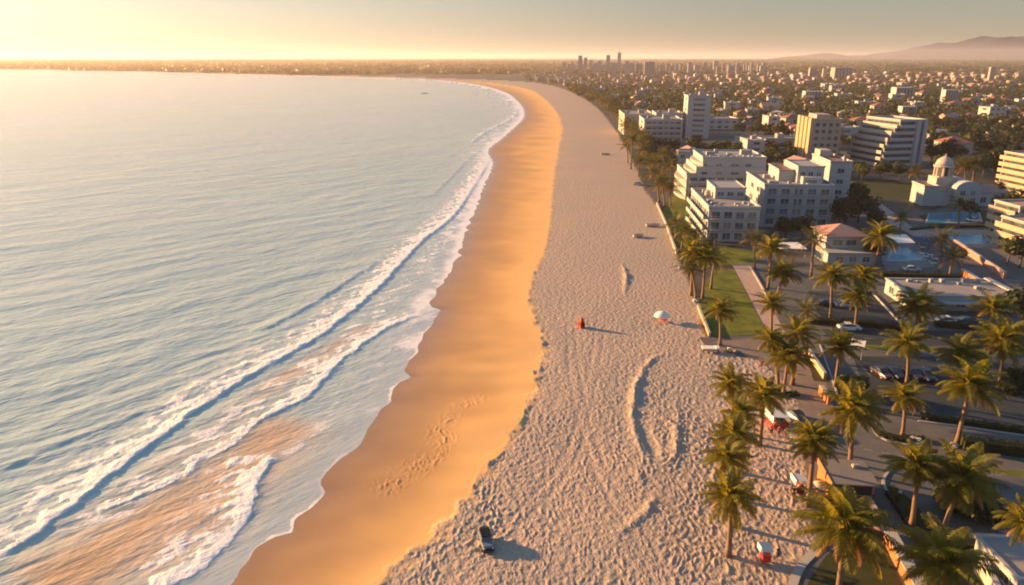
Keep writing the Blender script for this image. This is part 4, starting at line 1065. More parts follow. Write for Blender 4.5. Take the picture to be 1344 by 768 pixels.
TN = ['dense dark tree', 'dense dark tree', 'olive green tree', 'dense dark tree', 'olive green tree', 'warm golden green tree']
NEAR_T = trees[:285]
for i, (x, y) in enumerate(NEAR_T):
    k = rng.randrange(6); z_ = zone(x, y)
    tree(x, y, k, rng.uniform(.75, 1.2), TN[k] + ' ' + z_, TN[k] + 's ' + z_, True)
# the rest of the houses and trees, uncountable with distance
fb = MB()
for (x, y) in houses[290:]:
    k = rng.randrange(8); w_, d, h = rng.uniform(8, 15), rng.uniform(8, 14), rng.choice((3.2, 3.4, 5.8, 6.2, 9)); g_ = 1 + max(0, y - 1500) / 1500 * .6; w_ *= g_; d *= g_
    fb.box(x - w_/2, x + w_/2, y - d/2, y + d/2, -.1, h, rng.choice((0, 0, 1, 1, 2, 3)))
    if rng.random() < .5: fb.hip(x - w_/2, x + w_/2, y - d/2, y + d/2, h + .01, 2.2, .4, rng.choice((4, 5)))
    else: fb.box(x - w_/2 - .2, x + w_/2 + .2, y - d/2 - .2, y + d/2 + .2, h, h + .3, 6)
FW, FC = plain('far_white', (.27, .255, .24), .9, .3, .02), plain('far_cream', (.28, .225, .17), .9, .3, .02)
fo = fb.build('distant_houses', [FW, FC, M_GREY, HOUSE_M[4], M_TERRA, M_PINKROOF, M_CONC]); tag(fo, 'far suburb of tiny pale houses running to the skyline', 'houses', kind='stuff')
def blob_trees(lst, name, label, rad=(3.0, 5.5), nq=34, sz=1.3):
    n = len(lst); r_ = np.random.RandomState(5); V = np.zeros((n, nq, 4, 3)); XY = np.array([(x, y) for x, y in lst])
    sc_ = 1 + np.maximum(0, XY[:, 1] - 1500) / 1500 * .9
    R_ = r_.uniform(*rad, n) * sc_; H_ = r_.uniform(5, 10, n)
    d = r_.normal(size=(n, nq, 3)); d /= np.linalg.norm(d, axis=2, keepdims=True); rr_ = r_.uniform(.55, 1.0, (n, nq, 1))
    c = d * rr_ * np.stack([R_, R_, H_ * .42], 1)[:, None, :]; c[:, :, 2] += H_[:, None] * .6; c[:, :, :2] += XY[:, None, :]
    nn = d + r_.uniform(-.6, .6, d.shape); nn /= np.linalg.norm(nn, axis=2, keepdims=True)
    u_ = np.cross(nn, np.array([.3, .2, .93])); u_ /= np.linalg.norm(u_, axis=2, keepdims=True); v_ = np.cross(nn, u_)
    s_ = (sz * r_.uniform(.6, 1.3, (n, nq, 1)) * sc_[:, None, None])
    for j, (a, b_) in enumerate(((-1, 0), (0, .7), (1, 0), (0, -.7))): V[:, :, j] = c + u_ * s_ * a + v_ * s_ * b_
    F = np.arange(n * nq * 4).reshape(-1, 4); me = np_mesh(name, V.reshape(-1, 3), F, M_LEAF[:2], smooth=False)
    mi = np.repeat((r_.rand(n) < .45).astype(np.int32), nq); me.polygons.foreach_set('material_index', mi)
    return tag(link(name, me), label, 'trees', kind='stuff')
blob_trees(trees[285:], 'distant_trees', 'dark tree cover filling the far suburb between tiny houses')
# coast beyond the bay: low scrub and woods in a long belt
r2 = random.Random(4); far_ = []
for i in range(5200):
    y = r2.uniform(2300, 9000); x = r2.uniform(-.95, .9) * y; far_.append((x, y))
FA = np.array(far_); ok = sdist(FA[:, 0], FA[:, 1], PROM)[0] > 25
blob_trees([q for q, k in zip(far_, ok) if k], 'coastal_woods', 'dark belt of woods across the far bay shore', (16, 40), 40, 5.5)
# palm row along the curving far promenade
i = 0; s_acc = 0
PL = PROM; cum = np.concatenate([[0], np.cumsum(np.linalg.norm(np.diff(PL, axis=0), axis=1))])
for s_ in np.arange(300, 1250, 7.5):
    j = np.searchsorted(cum, s_) - 1
    if j < 0 or j >= len(PL) - 1: continue
    t = (s_ - cum[j]) / (cum[j+1] - cum[j]); a = PL[j] * (1 - t) + PL[j+1] * t; d = PL[j+1] - PL[j]; d /= np.linalg.norm(d); nr = np.array([d[1], -d[0]])
    q = a + nr * r2.uniform(3, 12)
    if q[1] < 295: continue
    px, py = pix(q[0], q[1], 0); h = r2.uniform(6, 9.5); cp = pix(q[0], q[1], h)
    if r2.random() < .68:
        palm(px, py, cp[0] + r2.uniform(-1, 1), cp[1], 7.6 / (q[1] * CP + 15) * FOC, 'palm in the long row lining the far curve of the beach', i, 'palms lining the far curve of the beach', True)
    else:
        tree(q[0] + nr[0] * 5, q[1] + nr[1] * 5, (0, 1, 3)[i % 3], r2.uniform(.7, 1.0), 'leafy tree among the palms lining the far curve of the beach', 'leafy trees among the far beach palms', True)
    i += 1
# dark trees of the gardens, placed one by one
for k, (px, py, s_, ki, lab) in enumerate([
 (1030,318,.75,0,'dark tree hiding the foot of the hotel front, left one'),(1052,316,.7,1,'dark tree hiding the foot of hotel front, right one'),
 (1108,300,.95,0,'large dark tree right of hotel behind pink villa roof'),(1126,292,1.0,1,'biggest dark tree right of the hotel'),(1142,290,.85,3,'dark tree at end of group beside church lane'),(1122,272,.9,0,'dark tree at back of group beside hotel annex'),
 (1148,306,.8,0,'dark tree behind right corner of villa'),(1130,238,.7,3,'dark tree at left foot of stepped block'),(1155,236,.75,0,'dark tree before front of stepped block'),(1180,236,.7,1,'dark tree before right part of stepped block'),
 (1222,216,1.0,0,'dark tree behind the church dome, left'),(1240,214,1.1,1,'dark tree behind the church dome, right'),(1262,226,.8,2,'olive tree behind right wing of church'),(1290,232,1.0,0,'dark tree between church palms and banded flats'),(1300,226,1.0,1,'second dark tree beside banded flats'),
 (1303,268,.8,0,'dark tree between church wing and banded flats foot'),(1322,288,.9,1,'dark tree below banded flats at right edge'),(1272,288,.6,0,'dark round tree on the church lawn'),(1338,352,.8,0,'dark tree under the terraced flats'),(1322,346,.7,3,'dark tree at end of the pink wall'),
 (1145,345,.6,1,'dark tree tucked against villa right corner'),(885,200,.7,1,'dark tree at right of grey banded block'),(908,198,.9,0,'tall dark tree before white tower'),(930,205,.8,2,'olive tree between white tower and stepped block'),(955,200,.9,2,'olive tree behind stepped white block, left'),(978,205,.9,0,'dark tree behind stepped white block, right'),(1012,205,1.0,2,'olive tree left of the ochre tower'),(1030,200,.9,2,'olive tree touching ochre tower foot'),
 (1262,344,.5,2,'small olive tree behind pink wall'),(1340,440,.9,0,'dark tree by the right hand pair of palms'),(930,336,.5,3,'small tree at left foot of nearest apartments'),(912,318,.45,5,'small golden shrub tree before nearest apartments')]):
    x, y = at(px, py); tree(x, y, ki, s_ * 1.3, lab)
# skyline
SK = [(761,73,5),(768,75.5,4),(775,79,4),(751,81,3),(787,80,5),(797.5,72.5,5),(812,70,4.6),(804,82,5),(781,83,6),(819,84,5),(822,80,5),(829,83,6),(838,84,8),(868,84,5),(876,83,4),(884,85,6),(893,84,4),(905,82,5),(914,85,6),(925,84,4),(958,86,6),(970,87,8),(985,85,5),(1000,86,6)]
SKM = plain('skyline_concrete', (.36, .31, .28), .8, .1, .02)
SKW = plain('tower_glazing', (.17, .16, .155), .4, .2, .05)
def tower(px, top, wpx, yd, label, m, grp=None, base=None):
    dpt = yd * CP + CAM_H * SP; x = (px - PX0) / FOC * dpt; w_ = wpx / FOC * dpt; h = height_at(x, yd, top)
    o = empty('skyline_tower', (x, yd, 0), R(-8)); tag(o, label, 'tower', grp); MB().box(-w_/2, w_/2, 0, w_*.9, -1, h).build('wall', m, o)
    if h > 60: MB().box(-w_*.3, w_*.3, w_*.1, w_*.7, h, h*1.05).box(-w_*.04, w_*.04, w_*.3, w_*.38, h*1.05, h*1.14).build('crown_storey', m, o)
    if wpx < 7 and yd > 1000: return
    fl = MB(); n = 5
    for k in range(n): fl.box(-w_*.46 + w_*.92*(k+.22)/n, -w_*.46 + w_*.92*(k+.78)/n, -.35, .5, h * .04, h * .95)
    fl.build('window_band', SKW, o)
SK += [(742 + i * 6.3 + r2.uniform(-2, 2), r2.uniform(81, 88), r2.uniform(2.5, 5)) for i in range(42)]
for i, (px, top, wp) in enumerate(SK):
    tall = {812: 'tallest hazy skyline tower with flat crown', 797.5: 'second tallest hazy tower, left of tallest', 761: 'tall hazy tower at left end of skyline'}.get(px)
    tower(px, top, wp, 2150 + (i * 137) % 450, tall or 'pale hazy tower block in the far skyline', SKM, None if tall else 'small hazy towers of the far skyline')
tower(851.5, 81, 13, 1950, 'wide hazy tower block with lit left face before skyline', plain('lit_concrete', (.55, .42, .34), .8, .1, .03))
for px, top, wp, yd, lab in [(939,80,6,2700,'pale lit slab standing alone right of skyline'),(1066,89,8,1900,'pale block left of twin grey slabs inland'),(1082,90,5,1850,'slim pale block inland left of grey slab'),(1106,89,22,1800,'wide grey slab inland in the suburb haze'),(1300,88,6,1500,'lone pale lit slab far right before the hills'),(1247,118,16,820,'cream and grey cube block in right suburb'),(1192,140,18,640,'pale blue block above stepped tower'),(1186,115,22,900,'pale stepped block in middle of right suburb'),(1066,120,20,850,'grey white block in suburb right of white tower')]:
    tower(px, top, wp, yd, lab, M_WHITE if yd < 1000 else SKM)
# hills on the right
HP = [(1040,74.5),(1062,72.5),(1090,70.5),(1108,74),(1150,73),(1180,68),(1205,64),(1232,59),(1252,58),(1272,52),(1310,49.5),(1335,49),(1380,44),(1450,40),(1550,47),(1700,55),(1900,66)]
D_ = 11000.0; V = []; F = []; nx = 160
xs = np.linspace(1040, 1900, nx); tops = np.interp(xs, [p[0] for p in HP], [p[1] for p in HP]); rows = 22
for j in range(rows):
    t = j / (rows - 1)
    for i in range(nx):
        yd = D_ + 2600 * (t - .5); dpt = D_ * CP; x = (xs[i] - PX0) / FOC * dpt; h = max(0, height_at(x, D_, tops[i]) - 0)
        prof = math.sin(math.pi * min(t / .55, 1) / 2) if t < .55 else math.cos(math.pi * (t - .55) / .9)
        nz = float(fbm(np.array([x / 700.0]), np.array([yd / 500.0]), 4, 91)[0])
        V.append((x, yd, h * max(0, prof) * (1 + .22 * nz * (1 - abs(t - .55))) - 3))
for j in range(rows - 1):
    for i in range(nx - 1): a = j * nx + i; F.append((a, a + 1, a + nx + 1, a + nx))
M_HILL = groundmat('haze_blue_hill', (.02, .05, .085), (.04, .08, .12), .004, .02)  # blue of the distant air put into the hill colour
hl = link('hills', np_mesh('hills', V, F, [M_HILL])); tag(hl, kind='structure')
# ------------------------------------------------------------------ vehicles
def car_paint(name, col):
    m, nt, out = mat(name); w = N(nt); b = w.bsdf(w.mix(w.noise(w.pos(), 1.3, 3), tuple(v * .85 for v in col), col), .28, None, .5); b.inputs['Coat Weight'].default_value = .4; nt.links.new(b.outputs[0], out.inputs[0]); return m
M_TYRE = plain('tyre_rubber', (.02, .02, .02), .9, .2, 5); M_RIM = plain('wheel_rim', (.30, .30, .31), .4, .1, 5)
M_LAMP = plain('headlight_lens', (.65, .62, .55), .15, .05, 5); M_TAIL = plain('tail_light', (.4, .02, .02), .3, .1, 5)
def loft(mb, secs, mi=0):
    """closed rings of equal length along the car"""
    n = len(secs[0]); V = [p for s_ in secs for p in s_]; F = [tuple(range(n))[::-1], tuple(range((len(secs)-1)*n, len(secs)*n))]
    for i in range(len(secs)-1):
        for k in range(n): F.append((i*n+k, i*n+(k+1)%n, (i+1)*n+(k+1)%n, (i+1)*n+k))
    return mb.add(V, F, mi)
def ring(y, w_, z0, z1, t=.12):
    return [(-w_, y, z0), (w_, y, z0), (w_ + .02, y, z0 + (z1 - z0) * .55), (w_ - t, y, z1), (-w_ + t, y, z1), (-w_ - .02, y, z0 + (z1 - z0) * .55)]
def car(x, y, rz, paint, label, kind='sedan', group=None, z=0):
    """nose towards -y"""
    rt = empty('parked_car' if kind != 'jeep' else 'off_road_car', (x, y, z), rz); tag(rt, label, 'car', group)
    W = .88; b = MB()
    if kind == 'jeep':
        loft(b, [ring(-1.95, .70, .52, .95), ring(-1.7, .78, .45, 1.08), ring(-.7, .84, .42, 1.12), ring(1.8, .84, .42, 1.08), ring(1.95, .8, .5, 1.0)])
        gl = MB(); loft(gl, [ring(-.72, .76, 1.09, 1.12), ring(-.42, .72, 1.09, 1.66), ring(1.75, .72, 1.09, 1.66), ring(1.9, .74, 1.09, 1.12)]); rf = (-.55, 1.85, 1.66)
    else:
        loft(b, [ring(-2.15, .74, .34, .62), ring(-2.0, .82, .24, .74), ring(-.95, W, .22, .88), ring(1.3, W, .22, .92), ring(2.0, .84, .26, .88), ring(2.15, .76, .36, .74)])
        gl = MB(); loft(gl, [ring(-1.05, .78, .86, .9), ring(-.35, .70, .86, 1.36), ring(.85, .70, .86, 1.38), ring(1.75, .76, .86, .95)]); rf = (-.35, .85, 1.375)
    bo = b.build('body', paint, rt); gl.build('window', M_GLASS, rt)
    MB().box(-.66, .66, rf[0] + .05, rf[1] - .05, rf[2] - .01, rf[2] + .05).build('roof', paint if kind != 'jeep' else M_DARK, rt)
    R_ = .40 if kind == 'jeep' else .32; ya = 1.25 if kind == 'jeep' else 1.3
    for sx in (-1, 1):
        for yy_ in (-ya, ya):
            t = MB(); V = []; n = 14
            prof = [(R_ * .6, -.11), (R_, -.11), (R_, .11), (R_ * .6, .11)]
            for r_, o_ in prof:
                for k in range(n): a = 2*math.pi*k/n; V.append((sx * .80 + o_, yy_ + r_ * math.cos(a), R_ + r_ * math.sin(a)))
            F = [(i*n+k, i*n+(k+1)%n, (i+1)*n+(k+1)%n, (i+1)*n+k) for i in range(3) for k in range(n)]; t.add(V, F)
            wh = t.build('wheel', M_TYRE, rt); r2_ = MB(); V = [(sx * .80 + s_ * .09, yy_ + R_*.6*math.cos(2*math.pi*k/n), R_ + R_*.6*math.sin(2*math.pi*k/n)) for s_ in (-1, 1) for k in range(n)]
            r2_.add(V, [tuple(range(n)), tuple(range(n, 2*n))]); r2_.build('rim', M_RIM, wh)
        z_ = .84 if kind == 'jeep' else .58; yb = -1.92 if kind == 'jeep' else -2.1
        MB().box(sx*.62 - .12, sx*.62 + .12, yb - .08, yb + .1, z_ - .09, z_ + .09).build('headlight', M_LAMP, rt)
        MB().box(sx*.66 - .1, sx*.66 + .1, -yb - .12, -yb + .06, z_ - .05, z_ + .1).build('tail_light', M_TAIL, rt)
    if kind == 'jeep':
        MB().box(-.8, .8, -2.2, -1.9, .42, .62).build('bumper', M_DARK, rt)
        rk = MB(); [rk.box(-.7, .7, q, q + .06, 1.74, 1.79) for q in (-.3, .1, .5, .9, 1.3)]; rk.box(-.72, -.66, -.4, 1.5, 1.72, 1.8).box(.66, .72, -.4, 1.5, 1.72, 1.8).build('roof_rack', M_DARK, rt)
        MB().rev([(.36, 0), (.36, .2)], 14).build('spare_wheel', M_TYRE, rt).matrix_local = Matrix.Translation((0, 1.95, .9)) @ Matrix.Rotation(R(-90), 4, 'X')
        MB().box(-.45, .45, -1.99, -1.93, .62, .9).build('radiator_grille', M_DARK, rt)
    else:
        MB().box(-.8, .8, -2.2, -2.05, .3, .48).box(-.8, .8, 2.05, 2.2, .32, .5).build('bumper', M_DARK, rt)
    return rt
P_DARK, P_RED, P_WHITE, P_GREY, P_SILV = car_paint('paint_black', (.02, .025, .035)), car_paint('paint_maroon', (.10, .02, .025)), car_paint('paint_white', (.70, .68, .64)), car_paint('paint_grey_blue', (.16, .20, .24)), car_paint('paint_silver', (.42, .43, .45))
def carp(px, py, rz, paint, label, kind='sedan', group=None):
    x, y = at(px, py); z = gz(x, y) if px < 900 else .01; return car(x, y, R(rz), paint, label, kind, group, z)
carp(638, 711, 12, P_GREY, 'small dark off road car alone on the trampled sand', 'jeep').scale = (.78, .78, .78)
carp(1047, 553, 14, P_DARK, 'black car parked beside the white vendor awning')
carp(1156, 493, 8, P_RED, 'dark maroon car at left end of the parked row')
carp(1173, 493, 4, P_DARK, 'black car with pale gleam, second in the parked row')
carp(1198, 494, 2, P_RED, 'dark red car right of palm trunk in the parked row')
carp(1215, 496, -4, P_DARK, 'black car at right end of the parked row')
carp(838, 243, 80, P_SILV, 'pale silver car at sand edge by far palms')
carp(1243, 424, 86, P_WHITE, 'white car under the front awning of long flat building')
carp(1268, 425, 86, P_DARK, 'dark car under the front awning of long flat building')
carp(1114, 433, 88, P_WHITE, 'white car partly hidden by hedge of rear car park')
carp(1086, 401, 86, P_DARK, 'dark car in rear car park by palm trunk')
carp(1108, 403, 86, P_SILV, 'silver car alone in the rear car park')
carp(1278, 291, 80, P_WHITE, 'tiny white car on the lane below the church lawn')
carp(1196, 356, 88, P_SILV, 'silver car on the cross street near the pool')

# ------------------------------------------------------------------ beach furniture
def beach(px, py): x, y = at(px, py); return x, y, gz(x, y)
def parasol(loc, r_, h, label, m, ribs=8, flat=.42, name='beach_umbrella'):
    rt = empty(name, loc); tag(rt, label, 'umbrella')
    MB().rev([(.035, -.15), (.03, h - .05)], 7).build('pole', M_FRAME, rt)
    b = MB(); n = ribs * 3; prof = [(0, 0), (.35, .06), (.68, .26), (.92, .58), (1.0, .86)]; V = []; F = []
    for j, (q, dz) in enumerate(prof):
        for k in range(n):
            a = 2*math.pi*k/n; sc_ = 1 - .05 * q * (1 - abs(math.cos(a * ribs / 2))); V.append((r_*q*sc_*math.cos(a), r_*q*sc_*math.sin(a), h - dz*r_*flat/.86))
    for j in range(len(prof)-1):
        for k in range(n): F.append((j*n+k, (j+1)*n+k, (j+1)*n+(k+1)%n, j*n+(k+1)%n))
    b.add(V, F); c = b.build('canopy', m, rt, True); rb = MB()
    for k in range(ribs):
        a = 2*math.pi*k/ribs; rb.tube([(.05*math.cos(a), .05*math.sin(a), h*.72), (r_*.62*math.cos(a), r_*.62*math.sin(a), h - .25*r_*flat/.86)], .018, 5)
    rb.build('rib', M_METAL, rt); MB().rev([(.05, h - .02), (.03, h + .14)], 6).build('finial', M_FRAME, rt)
    return rt
x, y, z = beach(868, 421); parasol((x, y, z), 1.55, 2.1, 'white domed umbrella alone on open sand', M_CLOTH, flat=.62)
def lounger(loc, rz, m, label, name='beach_chair', s_=1.0):
    rt = empty(name, loc, rz); rt.scale = (s_,) * 3; tag(rt, label, 'chair')
    MB().add([(-.32,-1,.34),(.32,-1,.34),(.32,.25,.34),(-.32,.25,.34),(-.32,-1,.42),(.32,-1,.42),(.32,.25,.42),(-.32,.25,.42)], [(3,2,1,0),(4,5,6,7),(0,1,5,4),(1,2,6,5),(2,3,7,6),(3,0,4,7)]).build('seat', m, rt)
    MB().add([(-.32,.25,.34),(.32,.25,.34),(.32,.8,.86),(-.32,.8,.86),(-.32,.2,.42),(.32,.2,.42),(.32,.74,.93),(-.32,.74,.93)], [(3,2,1,0),(4,5,6,7),(0,1,5,4),(1,2,6,5),(2,3,7,6),(3,0,4,7)]).build('backrest', m, rt)
    for sx in (-.28, .28):
        for sy in (-.85, .2): MB().box(sx-.025, sx+.025, sy-.025, sy+.025, -.08, .34).build('leg', M_FRAME, rt)
    return rt
lounger((x + .35, y - .55, z + .02), R(200), M_RED, 'reddish low chair shaded by the domed umbrella')
# red pointed shelter
x, y, z = beach(763, 428)
rt = empty('beach_tent', (x, y, z)); tag(rt, 'small pointed red tent standing alone mid beach', 'tent')
b = MB(); prof = [(.74, -.05), (.82, .55), (.66, 1.25), (.36, 1.8), (.07, 2.2)]; n = 6; V = []; F = []
for j, (r_, zz) in enumerate(prof):
    for k in range(n): a = 2*math.pi*k/n + .3; V.append((r_*math.cos(a), r_*.9*math.sin(a), zz))
for j in range(4):
    for k in range(n):
        if j < 2 and k == 4: continue
        F.append((j*n+k, j*n+(k+1)%n, (j+1)*n+(k+1)%n, (j+1)*n+k))
b.add(V, F); b.mi = [(0, 1)[(i_ % 6) % 2] for i_ in range(len(F))]; b.build('canvas', [plain('tent_red_shaded', (.60, .05, .03), .75, .15, 3), plain('tent_red_sunlit', (.70, .20, .06), .75, .15, 3)], rt)  # orange and deep red panels: sunlit and shaded canvas put into colour
MB().rev([(.03, -.1), (.03, 2.36)], 6).build('pole', M_FRAME, rt)
b = MB(); b.add([V[4], V[5], V[n+5], (V[n+4][0]*1.1+.25, V[n+4][1]*1.25, V[n+4][2])], [(0,1,2,3)]); b.build('door_flap', M_RED, rt)
# boats
def boat(px, py, rz, L, label, m, water=False):
    x, y = at(px, py, SEA if water else 0); z = SEA - .1 if water else gz(x, y)
    rt = empty('rowing_boat', (x, y, z), R(rz)); tag(rt, label, 'boat'); V = []; F = []; n = 9; st = 8
    for i in range(st):
        t = i / (st - 1); w_ = .95 * math.sin(math.pi * (.12 + .80 * t)) ** .7 * (1 - .9 * max(0, t - .8) / .2 * .9); sh = .12 + .35 * (t - .4) ** 2
        for k in range(n):
            a = math.pi * k / (n - 1); V.append((-w_ * math.cos(a), (t - .5) * L, .62 + sh - (.62 + sh * .6) * math.sin(a) ** .8))
    for i in range(st-1):
        for k in range(n-1): F.append((i*n+k, (i+1)*n+k, (i+1)*n+k+1, i*n+k+1))
    F.append(tuple(range(n))); F.append(tuple(range((st-1)*n, st*n))[::-1])
    MB().add(V, F).build('hull', m, rt, True)
    for t in (-.2, .1): MB().box(-.85, .85, t*L - .12, t*L + .12, .45, .5).build('thwart', M_TRUNK, rt)
    g_ = MB(); [g_.tube([(V[i*n+e][0], V[i*n+e][1], V[i*n+e][2] + .02) for i in range(st)], .05, 5) for e in (0, n-1)]; g_.build('gunwale', M_FRAME, rt); return rt
boat(857, 297, -75, 4.6, 'long low grey boat drawn up by the sea wall', M_GREY)
boat(838, 311, -60, 3.6, 'small white boat on sand below long grey one', M_WHITE)
boat(794, 203, -80, 5, 'pale boat on sand near the far tall palm', M_WHITE2)
boat(557, 122.5, -85, 9, 'tiny dark boat afloat near the far curve', M_DARK, True)
# white topped table and pale chairs by the lone palm
x, y, z = beach(935, 461); rt = empty('sun_bed', (x, y, z), R(-4)); tag(rt, 'wide white topped sun bed under the lone slim palm', 'bed')
MB().box(-1.9, 1.2, -.8, .8, .62, .82).build('mattress', M_CLOTH, rt); MB().box(-1.85, 1.15, -.75, .75, .45, .617).build('frame', M_DARK, rt)
for sx in (-1.7, 1.0):
    for sy in (-.6, .6): MB().box(sx-.06, sx+.06, sy-.06, sy+.06, -.1, .45).build('leg', M_DARK, rt)
MB().box(.5, 1.1, -.6, .6, .823, .95).build('pillow', M_CLOTH, rt)
M_PEACH = plain('peach_cloth', (.66, .42, .30), .8, .1, 3)
for i, (px, py, rz, lab) in enumerate([(951, 462, 190, 'peach beach chair nearest the wide sun bed'), (957, 461, 170, 'peach beach chair, middle of three by sun bed'), (963, 463, 205, 'peach beach chair farthest from the wide sun bed')]):
    x, y, z = beach(px, py); lounger((x, y, z), R(rz), M_PEACH if i != 1 else M_CLOTH, lab, s_=.9)

# ------------------------------------------------------------------ people
M_SKIN = plain('skin', (.42, .24, .16), .6, .08, 6); M_HAIR = plain('dark_hair', (.03, .02, .015), .7, .2, 8)
def skinned(name, joints, edges, m, parent, sub=1):
    me = bpy.data.meshes.new(name); me.from_pydata([j[:3] for j in joints], edges, []); o = link(name, me)
    md = o.modifiers.new('skin', 'SKIN'); sv = me.skin_vertices[0].data
    for i, j in enumerate(joints): sv[i].radius = (j[3], j[4] if len(j) > 4 else j[3])
    sv[0].use_root = True
    s_ = o.modifiers.new('sub', 'SUBSURF'); s_.levels = sub; s_.render_levels = sub
    dg = bpy.context.evaluated_depsgraph_get(); nm = bpy.data.meshes.new_from_object(o.evaluated_get(dg)); o.modifiers.clear(); o.data = nm
    nm.materials.clear(); nm.materials.append(m); nm.polygons.foreach_set('use_smooth', [True] * len(nm.polygons)); o.parent = parent; return o
def person(loc, rz, label, shirt, trousers, stride=.12, arm=.1, reach=False, s_=1.0):
    rt = empty('person', loc, rz); rt.scale = (s_,) * 3; tag(rt, label, 'person')
    hand = lambda sx, f: [(sx*.30, f*1.2 - .02, .82, .036), (sx*.31, f*1.3 - .05, .74, .03)]
    J = [(0, 0, .96, .14, .11), (0, 0, 1.15, .13, .10), (0, .01, 1.36, .17, .11), (0, 0, 1.50, .055), (0, -.02, 1.60, .085, .10), (0, -.03, 1.70, .075, .09)]; E = [(0,1),(1,2),(2,3),(3,4),(4,5)]
    for sx in (-1, 1):
        o = len(J); f = arm * sx; st = stride * sx
        if reach: A_ = [(sx*.20, 0, 1.40, .06), (sx*.24, -.18, 1.18, .045), (sx*.20, -.42, 1.14, .034), (sx*.19, -.50, 1.14, .03)]
        else: A_ = [(sx*.20, 0, 1.40, .06), (sx*.26, f*.6 + .03, 1.14, .045), *hand(sx, f)]
        J += A_; E += [(2, o), (o, o+1), (o+1, o+2), (o+2, o+3)]
        # fingers and thumb from the palm
        hx, hy, hz_ = A_[3][:3]; q = len(J)
        for k in range(4): J.append((hx + (k - 1.5) * .018, hy - (.07 if reach else .015), hz_ - (.01 if reach else .09 - .008 * abs(k - 1.3)), .009)); E.append((o+3, q+k))
        J.append((hx - sx*.045, hy - .03, hz_ - .03, .010)); E.append((o+2, q+4))
        o = len(J); J += [(sx*.09, 0, .88, .10), (sx*.10, -st*.6 - .02, .50, .065), (sx*.10, st*.9 + .03, .09, .042), (sx*.105, st*.9 - .13, .035, .035)]; E += [(0, o), (o, o+1), (o+1, o+2), (o+2, o+3)]
    body = skinned('body', J, E, M_SKIN, rt)
    for sx in (-1, 1): MB().rev([(.006, -.012), (.013, 0), (.006, .012)], 6, (sx*.03, -.118)).build('eye', M_DARK, body).location = (0, 0, 1.635)
    MB().add([(-.015,-.115,1.58),(.015,-.115,1.58),(0,-.145,1.585),(0,-.112,1.63)], [(0,1,2),(0,2,3),(1,3,2)]).build('nose', M_SKIN, body)
    skinned('shirt', [(0, 0, .93, .165, .135), (0, 0, 1.15, .155, .125), (0, .01, 1.37, .19, .132), (-.2, 0, 1.40, .075), (-.24 if not reach else -.235, (.02 - arm*.4) if not reach else -.12, 1.22, .065), (.2, 0, 1.40, .075), (.24 if not reach else .235, (.02 + arm*.4) if not reach else -.12, 1.22, .065), (0, 0, 1.46, .09)], [(0,1),(1,2),(2,3),(3,4),(2,5),(5,6),(2,7)], shirt, rt)
    J = [(0, 0, .95, .155, .13)]; E = []
    for sx in (-1, 1): o = len(J); J += [(sx*.09, 0, .86, .118), (sx*.10, -stride*sx*.6 - .02, .50, .085), (sx*.10, stride*sx*.55, .28, .07)]; E += [(0, o), (o, o+1), (o+1, o+2)]
    skinned('trousers', J, E, trousers, rt)
    b = MB(); b.rev([(.098, 1.63), (.108, 1.69), (.10, 1.75), (.06, 1.795), (.012, 1.805)], 12, (0, .0)); b.build('hair', M_HAIR, rt, True); return rt
def stand(px, py, rz, *a, **k): x, y, z = beach(px, py); return person((x, y, z - .01), R(rz), *a, **k)
M_BLACKC = plain('black_cloth', (.02, .02, .022), .85, .2, 4); M_PINKC = plain('rose_cloth', (.50, .16, .13), .85, .15, 4)
stand(1020, 733, 30, 'person in deep blue top and trousers next to red handcart', M_BLUEC, plain('navy_cloth', (.012, .04, .10), .85, .2, 4), arm=.12)
stand(1041, 655, -20, 'person in black under the small tilted white stall', M_BLACKC, M_BLACKC, reach=True)
stand(1012, 570, -150, 'person in red at the left front of vendor stall', M_RED, M_BLACKC, reach=True)
stand(1022, 573, 160, 'person in rose coloured shirt at front of vendor stall', M_PINKC, M_MAROON, arm=.15)
stand(1031, 575, 10, 'person in white shirt at right front of vendor stall', M_CLOTH, M_RED, arm=-.1)
stand(1060, 652, 60, 'person in maroon near the orange kiosk wall', M_MAROON, M_MAROON)
stand(1070, 657, -80, 'person in rose shirt beside orange kiosk wall', M_PINKC, M_BLACKC)
stand(999, 483, 40, 'person in rose shirt walking by the dense palm clump', M_PINKC, M_MAROON, stride=.2)
# vendor stalls
def stall(px, py, rz, w_, d, h, slope, label, mroof, mbase, name='vendor_stall', lip=.35):
    x, y, z = beach(px, py); rt = empty(name, (x, y, z), R(rz)); tag(rt, label, 'stall')
    V = [(0,0,h),(w_,0,h-slope),(w_,d,h-slope),(0,d,h)]; b = MB(); b.add(V + [(a, c, e + .07) for a, c, e in V], [(3,2,1,0),(4,5,6,7),(0,1,5,4),(1,2,6,5),(2,3,7,6),(3,0,4,7)])
    b.box(-.06, -.003, -.02, d + .02, h - lip, h + .10); b.build('awning', mroof, rt)
    for x_ in (.1, w_ - .1):
        for y_ in (.1, d - .1): MB().rev([(.045, -.1), (.04, h - slope * x_ / w_ + .02)], 6, (x_, y_)).build('post', M_METAL, rt)
    c = MB().box(.25, w_ - .25, .3, d - .5, .08, .85).build('counter', mbase, rt); MB().box(.18, w_ - .18, .22, d - .42, .853, .91).build('counter_top', M_TRUNK, c)
    g_ = MB(); r_ = random.Random(int(px))
    for k in range(14): a, e = r_.uniform(.4, w_ - .6), r_.uniform(.4, d - .9); g_.box(a, a + .22, e, e + .2, .913, .913 + r_.uniform(.1, .3), r_.choice((0, 1, 2)))
    g_.build('goods', [M_RED, M_PEACH, M_WHITE2], rt); return rt
stall(1014, 565, 4, 2.6, 3.4, 2.1, .25, 'white awning vendor stall with red counter and goods', M_CLOTH, M_RED, lip=.9)
